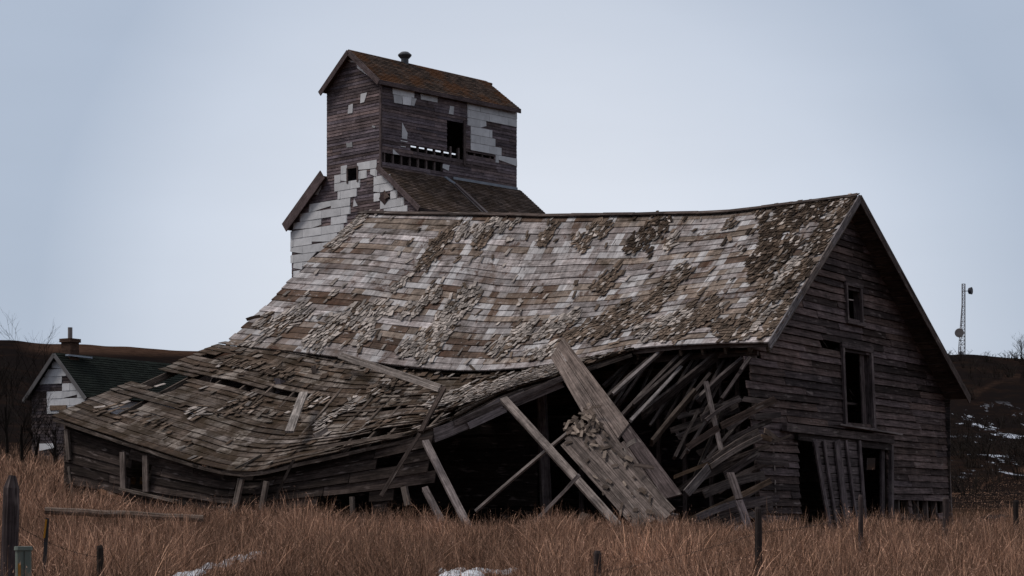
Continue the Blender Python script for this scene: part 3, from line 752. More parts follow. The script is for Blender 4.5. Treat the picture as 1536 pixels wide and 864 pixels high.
loose('leaning_pole', [(667,581,2.9,630,650,4.3,.085,.07,(.07,.055,.048)),(630,650,4.3,571,745,4.9,.07,.06,(.075,.062,.056))], 'dark slim pole leaning from the lean-to roof down to the left', 'pole', (1,0,0), G)
loose('leaning_pole', [(441,688,4.9,409,756,5.1,.05,.04,(.05,.042,.038))], 'thin dark stick leaning on the lean-to wall near its lowest eave', 'pole', (1,0,0), G)
loose('leaning_post', [(638,662,3.75,706,797,4.7,.13,.09,(.20,.18,.18))], 'grey squared post slanting down to the right at the left edge of the dark opening', 'post', (1,0,0), G)
loose('leaning_post', [(637,732,3.9,664,785,4.5,.12,.08,(.13,.115,.115))], 'short dim prop leaning behind grass left of the dark opening', 'post', (1,0,0), G)
loose('diagonal_brace', [(755,598,2.5,937,800,4.5,.145,.09,(.19,.17,.16))], 'heavy timber brace crossing the dark opening from upper left to lower right', 'beam', (1,0,.3), G)
loose('leaning_pole', [(875,630,2.4,712,768,3.3,.06,.05,(.17,.155,.15))], 'long thin pole crossing behind the heavy brace down to the left', 'pole', (1,0,1), G)
loose('leaning_pole', [(870,711,4.3,798,786,4.6,.07,.06,(.20,.18,.175))], 'short thin pole leaning left beneath the fallen roof section', 'pole', (1,0,1), G)
loose('broken_stick', [(1058,570,.9,1083,680,1.4,.085,.07,(.14,.125,.125))], 'upright broken stick standing among the splayed boards under the eave', 'stick', (1,0,0), G)
loose('broken_post', [(1095,709,2.0,1110,752,2.2,.13,.08,(.12,.105,.105)),(1108,750,2.2,1130,812,2.4,.13,.08,(.13,.115,.125))], 'bent broken post in front of the splayed boards at the barn corner', 'post', (1,0,0), G)
loose('wood_block', [(1008,766,3.4,1002,790,3.4,.24,.12,(.22,.205,.20))], 'pale split wood block at the foot of the fallen slab', 'wood block', (1,0,.2), G)
loose('wood_block', [(1105,786,2.4,1112,810,2.4,.2,.12,(.26,.24,.245))], 'small pale board end sticking out below the splayed boards by the corner', 'wood block', (1,0,0), G)
loose('rotten_board', [(880,770,3.2,858,800,3.6,.16,.05,(.14,.11,.095))], 'short rotten board leaning in the grass under the heavy brace', 'board', (1,0,0), G)
loose('curved_lath', [(955,766,3.8,1015,777,3.9,.03,.03,(.15,.12,.11))], 'thin curved lath lying just above the grass by the fallen slab', 'lath', (0,0,1), G)
loose('roof_plank', [(352,703,5.02,393,682,4.2,.04,.03,(.09,.08,.07))], 'dark narrow batten on the crease at the lowest corner of the lean-to roof', 'batten', (0,0,1), G)
loose('roof_plank', [(475,672,4.5,606,652,3.95,.06,.03,(.24,.205,.175))], 'long thin tan strip along the eave of the lean-to roof', 'batten', (0,0,1), G)
loose('roof_plank', [(368,480,.7,392,474,.5,.07,.03,(.12,.09,.07))], 'loose short board jutting out past the left edge of the upper roof', 'board', (0,0,1), G)
# steep slab of roof planks
slab = empty('fallen_roof_slab', BQ(985, 790, 4.6), 'long slab of wide bare roof planks leaning steeply against the broken eave', 'roof slab', G)
def slabpt(u, v):    # v 0 top .. 1 bottom ; u 0 left..1 right
    L = BQ(823, 531, 1.6).lerp(BQ(960, 770, 4.0), v); Rr = BQ(848, 510, 1.55).lerp(BQ(1022, 738, 3.3), v); return L.lerp(Rr, u)
for k, (u0, u1, v0, v1, tn) in enumerate(((0,.48,.0,.70,(.20,.17,.155)),(.5,1,-.02,.62,(.19,.16,.145)),(.0,.30,.42,.98,(.14,.118,.11)),(.32,.6,.63,1.0,(.12,.10,.094)),(.62,.99,.56,1.0,(.085,.07,.07)))):
    a = Acc()
    nn = Vector((-.45,-.75,.5)); n = 10; uo = (rnd()*30, rnd()*30)
    for i in range(n):
        q0, q1 = v0+(v1-v0)*i/n, v0+(v1-v0)*(i+1)/n
        lft = -.012*k*0+ (.0 if k < 2 else -.03)
        A_, B_, C_, D_ = slabpt(u0, q0), slabpt(u0, q1), slabpt(u1, q1), slabpt(u1, q0)
        off = nn.normalized()*lft; th = nn.normalized()*-.045
        if i == n-1: B_ = B_+(B_-A_)*ru(-.8,.1); C_ = C_+(C_-D_)*ru(-.8,.1)
        if i == 0: A_ = A_+(B_-A_)*ru(0,.35)
        pts = [D_+off+th, C_+off+th, B_+off+th, A_+off+th, D_+off, C_+off, B_+off, A_+off]
        a.box8(pts, tn, (v1-v0)*4.2/n, .3, .04, (uo[0]+q0*4.2, uo[1]))
    a.build('plank', M_beam, slab)
# lower fallen roof section with curled shingles
sec = empty('fallen_roof_section', BQ(940, 795, 4.4), 'collapsed square of shingled roof boards lying under the steep slab in the grass', 'roof section', G)
def sp2(u, v): 
    L = BQ(838, 665, 2.9).lerp(BQ(958, 800, 4.6), v); Rr = BQ(886, 626, 2.75).lerp(BQ(1010, 765, 4.3), v); return L.lerp(Rr, u)
a = Acc(); nb = 6
for k in range(nb):
    u0, u1 = k/nb*1.06+.003, (k+1)/nb*1.06-.004; uo = (rnd()*30, rnd()*30); tn = sc((.125,.108,.10), ru(.65,1.3)); v0, v1 = ru(-.05,.03), ru(.92,1.06); n = 6; lf = ru(-.012,.012)
    for i in range(n):
        q0, q1 = v0+(v1-v0)*i/n, v0+(v1-v0)*(i+1)/n; A_, B_, C_, D_ = sp2(u0,q0), sp2(u0,q1), sp2(u1,q1), sp2(u1,q0); nv = Vector((-.45,-.75,.5)).normalized(); off = nv*lf; th = nv*-.035
        a.box8([D_+off+th, C_+off+th, B_+off+th, A_+off+th, D_+off, C_+off, B_+off, A_+off], tn, .4, .15, .03, (uo[0]+q0*2.5, uo[1]))
a.build('boards', M_beam, sec)
a = Acc(); nv = Vector((-.45,-.75,.5)).normalized()
for i in range(95):
    if i < 62:
        u, v = ru(.35, 1.15), abs(random.gauss(0.02, .12))-.10
    else: u, v = ru(0, 1), ru(0, 1)
    p = sp2(u, v)+nv*ru(.035, .055); d = (sp2(u, v+.1)-sp2(u, v)).normalized(); s_ = nv.cross(d).normalized(); an = random.gauss(0, .45); d2 = d*math.cos(an)+s_*math.sin(an)
    a.plank(p, p+d2*ru(.10,.28)+nv*ru(0,.012), (nv.cross(d2)+nv*ru(-.12,.12)), ru(.03,.075), .006, sc((.24,.205,.175) if rnd() < .3 else (.10,.082,.070), ru(.5,1.3)), jag=.03)
a.build('shingles', M_shin, sec)
loose('wood_scrap', [(955,660,3.3,938,670,3.3,.08,.03,(.26,.24,.225))], 'pale small scrap lying on the right side of the steep slab', 'scrap', (0,0,1), G)
loose('wood_scrap', [(949,698,3.9,981,702,3.7,.075,.04,(.24,.20,.17))], 'short level tan cleat nailed across the fallen roof section', 'cleat', (0,0,1), G)

# ------------------------------------------------------------------ grain elevator
ED = 100.0; EC = P(571, 770, ED); EC.z = 0
Er = Vector((.695, .719, 0)); El = Vector((-.719, .695, 0))
def EP(l, r_, z, n=0): p = EC+El*l+Er*r_; return Vector((p.x, p.y, z))
HW, HL = 4.1, 9.8; zB = EZ+17.3; zE = EZ+21.68; zR = EZ+23.35; SH = 2.8; zS = EZ+15.1
elev = empty('grain_elevator', (EC.x, EC.y, gz(EC.x, EC.y)), 'tall wooden grain elevator with patchy white panels and a rusty shingled head house', 'grain elevator')
def el_left(px, py):                                 # pixel -> (l, z) on the gable face
    a = (px-CX)/F; l = (EC.x-a*EC.y)/(a*El.y-El.x); D = EC.y+El.y*l; return l, EZ+(HZ-py)/F*D
def el_front(px, py):
    a = (px-CX)/F; r_ = (a*EC.y-EC.x)/(Er.x-a*Er.y); D = EC.y+Er.y*r_; return r_, EZ+(HZ-py)/F*D
def K(x, y): return (420+x/3.085, 60+y/3.085)        # coordinates read from an enlarged crop
def erect(fn, x0, y0, x1, y1):
    a, b_ = fn(*K(x0, (y0+y1)/2)), fn(*K(x1, (y0+y1)/2)); c = fn(*K((x0+x1)/2, y0))[1]; d = fn(*K((x0+x1)/2, y1))[1]
    return (min(a[0], b_[0]), max(a[0], b_[0]), d, c)
clap = (.135, .113, .124)
fh = [erect(el_front, 772, 376, 848, 556), erect(el_front, 600, 502, 806, 524), erect(el_front, 855, 520, 990, 548), erect(el_front, 470, 548, 755, 590)]
def gab(z):
    if z < zE: return (0, HW)
    k = (z-zE)/(zR-zE); return (HW/2*k, HW-HW/2*k) if k < .97 else None
gh = [erect(el_left, 315, 590, 362, 660)]
siding(EC, El, -Er, gab, zB-.4, zR, .16, gh, clap, seg=(1.5,4.1), jit=.012, spread=(.6,1.5)).build('head_house_end_wall', M_clap, elev)
siding(EC, Er, -El, lambda z: (0, HL), zB-.35, zE, .16, fh, clap, seg=(1.5,4.1), jit=.015, spread=(.6,1.5), miss=.008).build('head_house_side_wall', M_clap, elev)
bh = (fh[1][0]+3.8, min(HL-.15, fh[1][1]+4.1), fh[1][2]+1.10, fh[1][3]+1.04)
siding(EP(HW,0,0), Er, El, lambda z: (0, HL), zB, zE, .10, [bh], clap, spread=(.6,1.4)).build('head_house_rear_wall', M_clap, elev)
siding(EP(0,HL,0), El, Er, gab, zB-.4, zR, .2, (), clap).build('head_house_far_wall', M_clap, elev)
zg = gz(EC.x, EC.y)-.5
def bodyp(z):
    if z < zS: return (-SH, HW+SH)
    k = (z-zS)/(zB-zS); return (-SH+SH*k, HW+SH-SH*k) if k < 1 else None
gh2 = [gh[0], erect(el_left, 463, 708, 512, 752)]
siding(EC, El, -Er, bodyp, EZ+6, zB-.02, .16, gh2, clap, seg=(1.5,4.1), spread=(.6,1.5)).build('bin_end_wall', M_clap, elev)
siding(EC, El, -Er, lambda z: (-SH, HW+SH), zg, EZ+6, .5, (), clap, seg=(3,6), spread=(.6,1.5)).build('bin_lower_wall', M_clap, elev)
siding(EP(-SH,0,0), Er, -El, lambda z: (0, HL), zg, zS, .4, (), clap, seg=(3,6)).build('bin_side_wall', M_clap, elev)
siding(EP(HW+SH,0,0), Er, El, lambda z: (0, HL), zg, zS, .4, (), clap, seg=(3,6)).build('bin_rear_wall', M_clap, elev)
siding(EP(0,HL,0), El, Er, bodyp, zg, zB, .4, (), clap, seg=(3,6)).build('bin_far_wall', M_clap, elev)
# studs behind the missing boards of the side wall
a = Acc()
for k in range(17):
    r_ = .3+k*.58; a.plank(EP(.10, r_, zB-.3), EP(.10, r_, zB+1.7), Er, .10, .12, (.13,.11,.11))
a.build_each('wall_stud', M_beam, elev)
# roofs as shingle courses
def shingle_plane(A, B, C_, D_, rows, tone, thick=.035, spread=(.6,1.4), wdt=.35, lift=.03, gapn=None):
    # A,B top edge; D_,C_ bottom edge
    acc = Acc(); nn = (B-A).cross(D_-A).normalized()
    if nn.z < 0: nn = -nn
    L = (B-A).length
    acc.box8([D_-nn*.09, C_-nn*.09, B-nn*.09, A-nn*.09, D_-nn*.01, C_-nn*.01, B-nn*.01, A-nn*.01], sc(tone, .7), L, 2, .1)
    for j in range(rows):
        n = int(L/wdt); off = rnd()
        cuts = [0]+[min(1, max(0, (k+off+ru(-.2,.2))/n)) for k in range(n)]+[1]
        for k in range(len(cuts)-1):
            a0, a1 = cuts[k], cuts[k+1]
            if a1-a0 < .002: continue
            if gapn and rnd() < gapn: continue
            b0, b1 = j/rows, (j+1+.12+ru(-.06,.06))/rows
            def pt(a_, b_, h): return (A.lerp(B, a_)).lerp(D_.lerp(C_, a_), min(1.01, b_))+nn*h
            acc.box8([pt(a0,b1,-.005), pt(a1,b1,-.005), pt(a1,b0,-.01), pt(a0,b0,-.01), pt(a0+.0004,b1,lift+ru(0,.012)), pt(a1-.0004,b1,lift+ru(0,.012)), pt(a1-.0004,b0,.004), pt(a0+.0004,b0,.004)], sc(tone, ru(*spread)), .3, .3, .03)
    return acc
ov = .35; sl = (zR-zE)/(HW/2); eo = .26
zRo = zR+.12; zEo = zE+.12-sl*eo
shingle_plane(EP(HW/2,-ov,zRo), EP(HW/2,HL-.25,zRo-.06), EP(-eo,HL+.05,zEo), EP(-eo,-ov,zEo), 17, (.062,.045,.036), spread=(.5,1.7)).build('head_house_roof', M_elroof, elev)
shingle_plane(EP(HW/2,-ov,zRo), EP(HW/2,HL+ov*.6,zRo-.1), EP(HW+.16,HL+.05,zE+.12-sl*.16), EP(HW+.16,-ov,zE+.12-sl*.16), 12, (.08,.06,.05)).build('head_house_roof', M_elroof, elev)
s2 = (zB-zS)/SH
shingle_plane(EP(-.02,-.25,zB+.03), EP(-.02,HL+.25,zB+.03), EP(-SH-.3,HL+.25,zS-.3*s2+.05), EP(-SH-.3,-.25,zS-.3*s2+.05), 22, (.092,.072,.062), spread=(.45,1.6)).build('shoulder_roof', M_elroof2, elev)
shingle_plane(EP(HW+.02,-.25,zB+.03), EP(HW+.02,HL+.25,zB+.03), EP(HW+SH+.3,HL+.25,zS-.3*s2+.05), EP(HW+SH+.3,-.25,zS-.3*s2+.05), 14, (.095,.072,.058)).build('shoulder_roof', M_elroof2, elev)
# trims
a = Acc(); tr = (.105,.085,.088); dn = Vector((0,0,-.13))
a.plank(EP(HW/2,-ov-.02,zRo)+dn, EP(-eo,-ov-.02,zEo)+dn, (0,0,1), .28, .05, tr); a.plank(EP(HW/2,-ov-.02,zRo)+dn, EP(HW+.16,-ov-.02,zE+.12-sl*.16)+dn, (0,0,1), .28, .05, sc(tr,.9))
a.plank(EP(-eo-.01,-ov,zEo-.1), EP(-eo-.01,HL+.05,zEo-.1), (0,0,1), .22, .05, sc(tr,1.1)); a.plank(EP(-.06,-.05,zE), EP(-.06,-.05,zB-.3), El, .12, .1, tr)
a.plank(EP(-.03,-.28,zB), EP(-SH-.3,-.28,zS-.3*s2), (0,0,1), .26, .05, sc(tr,1.2)); a.plank(EP(HW+.03,-.28,zB+.1), EP(HW+SH+.3,-.28,zS-.3*s2+.1), (0,0,1), .55, .05, sc(tr,1.2))
a.plank(EP(-SH-.31,-.25,zS-.3*s2-.05), EP(-SH-.31,HL+.25,zS-.3*s2-.05), (0,0,1), .2, .05, (.06,.05,.05)); a.build_each('trim_board', M_clap, elev)
# metal flashing
a = Acc(); q = el_front(*K(762, 605))[0]
zf = lambda l: zB+.09+l*s2
a.plank(EP(-.05,q,zf(-.05)), EP(-.65,q+.25,zf(-.65)), Er, .3, .04, (.22,.25,.30)); a.plank(EP(-.6,q+.2,zf(-.6)), EP(-SH-.28,q+.3,zf(-SH-.28)), Er, .2, .14, (.15,.12,.12)); a.plank(EP(-.5,q+.05,zf(-.5)), EP(-SH-.28,q+.02,zf(-SH-.28)), Er, .12, .05, (.10,.085,.085))
a.plank(EP(-.06,HL-4.8,zB+.05), EP(-.06,HL,zB+.05), (0,0,1), .16, .05, (.22,.25,.30)); a.build('flashing', M_metal, elev)
# board beneath door opening and door post
a = Acc(); h = fh[0]
a.plank(EP(-.05,h[1]+.05,h[2]-.2), EP(-.05,h[1]+.05,h[3]+.1), Er, .14, .05, (.11,.09,.092)); a.build('door_frame', M_clap, elev)
a = Acc(); h = gh[0]
for l in (h[0], h[1]): a.plank(EP(l,-.05,h[2]), EP(l,-.05,h[3]), El, .1, .05, (.12,.10,.10))
a.plank(EP(h[0],-.053,h[3]), EP(h[1],-.053,h[3]), (0,0,1), .1, .05, (.12,.10,.10)); a.build('window_frame', M_clap, elev)
a = Acc()
for l0, r0 in ((1.7,0),): pass
c_l, c_z = el_left(*K(487, 730))
for k in range(4): pass
a.quad([EP(c_l+.42,-.06,c_z), EP(c_l,-.06,c_z-.36), EP(c_l-.42,-.07,c_z), EP(c_l,-.06,c_z+.38)], (.06,.045,.045), [(0,0),(1,0),(1,1),(0,1)]); 
a.quad([EP(c_l,-.08,c_z+.38), EP(c_l-.42,-.10,c_z), EP(c_l-.05,-.12,c_z-.1)], (.12,.095,.085), [(0,0),(1,0),(1,1)]); a.build('loose_patch', M_clap, elev)
# white panels still hanging on the walls
PW = (.62,.63,.66)
def panels(name, fn, place, regions, hx, hz, skip=(), seedp=5, ox=0, oz=0):
    random.seed(seedp); acc = Acc()
    us = [fn(x, y) for rg in regions for x, y in rg]; u0, u1 = min(p[0] for p in us), max(p[0] for p in us); z0, z1 = min(p[1] for p in us), max(p[1] for p in us)
    regs = [[fn(x, y) for x, y in rg] for rg in regions]; sk = [[fn(x, y) for x, y in rg] for rg in skip]
    j0 = int(z0/hz)-1
    for j in range(j0, int(z1/hz)+2):
        st = (j % 2)*.5*hx+ox
        for k in range(int(u0/hx)-2, int(u1/hx)+2):
            ua, ub, za, zb = k*hx+st, (k+1)*hx+st, j*hz+oz, (j+1)*hz+oz
            # subdivide each panel so that broken ones keep part of their face
            n = 6
            runs = []; 
            for i in range(n):
                uc = ua+(i+.5)*hx/n; zc = (za+zb)/2
                ok = any(inpoly(uc, zc, r_) for r_ in regs) and not any(inpoly(uc, zc, r_) for r_ in sk)
                if ok:
                    if runs and runs[-1][1] == i: runs[-1][1] = i+1
                    else: runs.append([i, i+1])
            if rnd() < .02: continue
            for r0, r1 in runs:
                a0, a1 = ua+r0*hx/n+.005, ua+r1*hx/n-.005; tn = sc(PW, ru(.86, 1.1)); ti = ru(0, .02); jg = lambda q_: ru(0, .10) if q_ else 0
                l_, r_ = r0 > 0, r1 < n
                b = [place(a0,za+.006,.025), place(a1,za+.006,.025), place(a1,zb-.004,.025), place(a0,zb-.004,.025),
                     place(a0+jg(l_),za+.006,.05+ti), place(a1-jg(r_),za+.006,.05), place(a1-jg(r_),zb-.004,.036), place(a0+jg(l_),zb-.004,.036)]
                if rnd() < .16:
                    q = ru(.05,.2); c_ = random.choice((0, 1)); p_ = place((a0,a1)[c_], za+q, .05); b[4+c_] = p_; b[c_] = place((a0,a1)[c_], za+q, .025)
                acc.box8(b, tn, a1-a0, hz, .02)
    return acc.build(name, M_panel, elev)
def KK(*pts): return [K(*p) for p in pts]
def K3(x, y): return (340+x/2.88, 300+y/2.88)
placeL = lambda u, z, n: Vector((*(EC+El*u-Er*n).xy, z))
placeF = lambda u, z, n: Vector((*(EC+Er*u-El*n).xy, z))
panels('white_panels', el_front, placeF, [KK((872,294),(1092,325),(1092,392),(957,376),(957,410),(978,415),(978,455),(992,460),(992,495),(1028,505),(1028,542),(1088,552),(1088,588),(990,574),(990,532),(877,515),(877,395),(858,390))], 1.4, .42)
panels('white_panels', el_left, placeL, [[K(62,864),K(150,755),K(328,738),K(328,805),K(300,864),K3(500,130),K3(440,215),K3(280,350),K3(280,130)],
     [(437,424),(440,408),(545,335),(629,335),(625,620),(437,620)],
     KK((262,695),(352,680),(352,738),(262,748)), KK((250,630),(380,610),(378,690),(250,700)), KK((286,582),(316,578),(316,640),(286,640)), KK((362,572),(455,560),(458,600),(435,650),(362,655)),
     KK((432,645),(505,640),(545,700),(610,800),(464,800),(464,765),(440,765),(440,690))], 1.5, .42, skip=[KK((463,708),(512,708),(512,752),(463,752)), KK((315,588),(362,588),(362,662),(315,662)), KK((200,826),(234,826),(234,862),(200,862)), [K3(278,278),K3(292,278),K3(292,330),K3(278,360)], KK((410,600),(420,600),(420,650),(400,655))])
def scraps(name, fn, place, polys):
    acc = Acc()
    for pl, k in polys:
        pts = [fn(*K(*p)) for p in pl]; top = [place(u, z, .045) for u, z in pts]; bot = [place(u, z, .02) for u, z in pts]
        acc.marks.append(len(acc.f)); acc.quad(top, sc(PW, k), [(0,0)]*len(pts)); n = len(pts)
        for i in range(n): acc.quad((top[i], top[(i+1)%n], bot[(i+1)%n], bot[i]), sc(PW, k), [(0,0)]*4)
    acc.build_each(name, M_panel, elev)
scraps('white_panel_scrap', el_front, placeF, [([(518,222),(620,238),(618,268),(520,250)],1.3),([(523,252),(562,258),(562,297),(526,290)],.9),([(564,260),(606,266),(603,303),(566,298)],1.4),([(606,268),(630,272),(618,305),(605,303)],.9),
   ([(648,248),(728,262),(726,290),(650,275)],.95),([(785,305),(803,308),(800,346),(778,342)],.95),([(563,383),(588,432),(585,460),(562,456)],1),([(520,505),(550,532),(520,528)],1),([(752,575),(782,580),(778,606),(750,592)],1),([(555,464),(588,470),(586,474),(556,468)],1.2),([(555,490),(580,494),(578,497),(558,494)],1.1)])
scraps('white_panel_scrap', el_left, placeL, [([(376,250),(406,243),(392,288),(374,293)],1),([(320,303),(340,295),(338,338),(316,342)],.95),([(308,475),(322,478),(335,470),(338,496),(312,498)],.45),([(312,92),(352,98),(410,150),(420,165),(412,168),(360,130),(356,105),(330,103)],1.2),([(345,735),(362,768),(340,772)],.9),([(430,395),(445,400),(440,408),(428,404)],.6),([(160,715),(193,665),(190,690),(175,718)],.9)])
# roof vent
vent = Acc(); vb = EP(HW/2, 3.55, zR); v0 = Vector((vb.x, vb.y, zR))
tn = (.10,.105,.115)
vent.tube([v0+Vector((0,0,-.2)), v0+Vector((0,0,.36))], [.20,.20], tn, 14)
vent.tube([v0+Vector((0,0,.30)), v0+Vector((0,0,.44)), v0+Vector((0,0,.49)), v0+Vector((0,0,.62))], [.24,.36,.36,.2], tn, 14)
vent.build('roof_vent', M_metal, elev, True)

# ------------------------------------------------------------------ farmhouse
HD = 120.0; a_ = (128-CX)/F; HC = Vector((a_*HD, HD, 0))
def HP(v, u, z): p = HC+V*v+U*u; return Vector((p.x, p.y, z))
def h_face(px, py): a = (px-CX)/F; v = (HC.x-a*HC.y)/(a*V.y-V.x); return v, EZ+(HZ-py)/F*(HC.y+V.y*v)
HWd = h_face(48, 600)[0]; zH0 = gz(HC.x, HC.y)-.3; zHe = h_face(128, 590)[1]; zHr = EZ+(HZ-533)/F*(HD+V.y*HWd/2)
print('house', HWd, zHe, zHr, zH0)
house = empty('farmhouse', (HC.x, HC.y, zH0), 'small white farmhouse with dark green shingled roof behind the left end of the barn', 'house')
def hgab(z):
    if z < zHe: return (0, HWd)
    k = (z-zHe)/(zHr-zHe); return (HWd/2*k, HWd-HWd/2*k) if k < .98 else None
siding(HC, V, -U, hgab, zH0, zHr, .2, (), (.075,.065,.07), spread=(.6,1.5), seg=(1,3)).build('gable_wall', M_side, house)
siding(HC, U, -V, lambda z: (0, 11), zH0, zHe, .22, (), (.36,.36,.39), spread=(.9,1.1)).build('side_wall', M_panel, house)
siding(HP(HWd,0,0), U, V, lambda z: (0, 11), zH0, zHe, .3, (), (.2,.2,.2)).build('rear_wall', M_panel, house)
siding(HP(0,11,0), V, U, hgab, zH0, zHr, .3, (), (.3,.3,.3)).build('far_wall', M_panel, house)
def K4(x, y): return (x/3.6, 480+y/3.6)
old = elev
placeH = lambda u, z, n: Vector((*(HC+V*u-U*n).xy, z))
elev_save = elev; elev = house
panels('white_panels', h_face, placeH, [[K4(305,205),K4(455,400),K4(455,520),K4(250,520),K4(250,402),K4(168,402)], [K4(222,665),K4(290,665),K4(290,722),K4(215,718)]], 1.25, .45,
       skip=[[K4(180,345),K4(334,345),K4(334,398),K4(180,398)]])
elev = elev_save
sh_ = (zHr-zHe)/(HWd/2)
shingle_plane(HP(HWd/2,-.35,zHr+.15), HP(HWd/2,11.3,zHr+.15), HP(-.35,11.3,zHe+.15-.35*sh_), HP(-.35,-.35,zHe+.15-.35*sh_), 18, (.013,.018,.015), spread=(.7,1.3), wdt=.5).build('roof', M_hroof, house)
shingle_plane(HP(HWd/2,-.35,zHr+.15), HP(HWd/2,11.3,zHr+.15), HP(HWd+.35,11.3,zHe+.15-.35*sh_), HP(HWd+.35,-.35,zHe+.15-.35*sh_), 10, (.013,.018,.015), wdt=.5).build('roof', M_hroof, house)
a = Acc()
a.plank(HP(HWd/2,-.38,zHr+.02), HP(-.37,-.38,zHe-.35*sh_), (0,0,1), .22, .06, (.16,.155,.16)); a.plank(HP(HWd/2,-.38,zHr+.02), HP(HWd+.37,-.38,zHe-.35*sh_), (0,0,1), .24, .06, (.13,.125,.13)); a.build('rake_board', M_panel, house)
a = Acc(); a.plank(HP(HWd*.64,-.08,h_face(75,612)[1]), HP(HWd*.33,-.08,h_face(88,612)[1]), (0,0,1), .30, .05, (.20,.15,.11)); a.build_each('patch_board', M_side, house)
chim = Acc(); cu = 1.0
base = HP(HWd/2, cu, zHr-.3); wv, wu = .38, .38
for j in range(12):
    z = zHr-.3+j*.115; tn = sc((.085,.055,.042), ru(.8,1.2)); o = HWd/2
    g = .46 if j > 9 else .38
    b = [HP(o+g,cu-g,z), HP(o-g,cu-g,z), HP(o-g,cu-g,z+.105), HP(o+g,cu-g,z+.105), HP(o+g,cu+g,z), HP(o-g,cu+g,z), HP(o-g,cu+g,z+.105), HP(o+g,cu+g,z+.105)]
    chim.box8([b[4],b[5],b[6],b[7],b[0],b[1],b[2],b[3]], tn, .6, .1, .6)
    b2 = [HP(o+.36,cu-.36,z+.1), HP(o-.36,cu-.36,z+.1), HP(o-.36,cu-.36,z+.118), HP(o+.36,cu-.36,z+.118), HP(o+.36,cu+.36,z+.1), HP(o-.36,cu+.36,z+.1), HP(o-.36,cu+.36,z+.118), HP(o+.36,cu+.36,z+.118)]
    chim.box8([b2[4],b2[5],b2[6],b2[7],b2[0],b2[1],b2[2],b2[3]], (.12,.11,.10), .6, .1, .6)
co = chim.build('chimney', M_brick, house)
a = Acc(); p = HP(HWd/2, cu, zHr+1.05); a.tube([p, p+Vector((.0,0,.72))], [.14,.14], (.22,.20,.20), 12); a.build('flue', M_metal, co, True)
a = Acc(); a.plank(HP(HWd/2-.4,cu-.7,zHr+.02), HP(HWd/2-.5,cu+1.3,zHr-.02), (0,0,1), .10, .25, (.30,.35,.42)); a.build('flashing', M_metal, house)

# ------------------------------------------------------------------ radio mast
MD = 332.0; mp = P(1441, 540, MD); mp.z = gz(mp.x, mp.y)
mast = empty('radio_mast', mp, 'slender steel lattice mast with two dish antennas on the right hilltop', 'radio mast')
zt = EZ+(HZ-426)/F*MD; a = Acc(); px2m = MD/F
def mx(px): return (px-CX)*px2m
def leg(z):
    k = (z-mp.z)/(zt-mp.z); xl = mx(1436.0)+(mx(1442.2)-mx(1436.0))*min(1, k/.72); xr = mx(1446.8); return xl, xr
N_ = 20; tn = (.16,.14,.15)
for k in range(N_):
    z0, z1 = mp.z+(zt-mp.z)*k/N_-(.3 if k == 0 else 0), mp.z+(zt-mp.z)*(k+1)/N_; l0, r0 = leg(z0); l1, r1 = leg(z1)
    A_ = [(l0, MD-.3, z0), (r0, MD-.3, z0), ((l0+r0)/2, MD+.5, z0)]; B_ = [(l1, MD-.3, z1), (r1, MD-.3, z1), ((l1+r1)/2, MD+.5, z1)]
    for i in range(3): a.tube([A_[i], B_[i]], [.055 if i != 1 else .09]*2, tn, 5)
    for i in range(3):
        i2 = (i+1) % 3; a.tube([A_[i], B_[i2]] if k % 2 else [A_[i2], B_[i]], [.035]*2, tn, 4); a.tube([B_[i], B_[i2]], [.035]*2, tn, 4)
a.build('lattice', M_metal, mast)
def dish(px, py, r_, d, tn, face):
    a = Acc(); c = Vector((mx(px), MD-.7, EZ+(HZ-py)/F*MD)); f = Vector(face).normalized()
    a.tube([c-f*d*.5, c-f*d*.3, c+f*d*.5, c+f*d*.55], [r_*.35, r_*.8, r_, r_*.96], tn, 20)
    a.tube([c-f*d*.5, Vector((mx(1445), MD-.2, c.z))], [.06,.06], tn, 6); o = a.build('dish_antenna', M_metal, mast, False); return o
dish(1453.4, 437, .62, .6, (.035,.035,.045), (.8,-.5,0)); dish(1437.6, 500, .76, .35, (.20,.18,.18), (-.25,-1,0))
a = Acc(); a.plank((mx(1436), MD-.8, mp.z+.5), (mx(1443.5), MD-.8, mp.z+.5), (0,0,1), 1.2, .8, (.25,.25,.27)); a.build('equipment_cabinet', M_metal, mast)

# ------------------------------------------------------------------ fence posts, wires, pedestal
def post(px, top, D, w, label, lean=0, tone=(.055,.045,.045), pointed=False):
    p = P(px, top, D); z0 = gz(p.x, p.y)-.3; a = Acc(); h = p.z-z0; n = 7; pts = []; rr_ = []
    for k in range(n+1):
        q = k/n; pts.append((p.x-lean*(1-q)*h+.01*noise.noise(Vector((k*.8, px, 0))), p.y, z0+h*q)); rr_.append(w/2*(1.08-.12*q+.08*noise.noise(Vector((k*1.3, px, 5)))))
    if pointed: pts.insert(-1, (p.x-.006, p.y, p.z-.10)); rr_.insert(-1, w/2*.92); rr_[-1] = w*.2
    else: pts.insert(-1, (p.x, p.y, p.z-.025)); rr_.insert(-1, rr_[-1]); rr_[-1] *= .7
    a.tube(pts, rr_, tone, 10)
    return tag(a.build('fence_post', M_side), label, 'fence post', 'wooden fence posts in the field'), p
posts = []
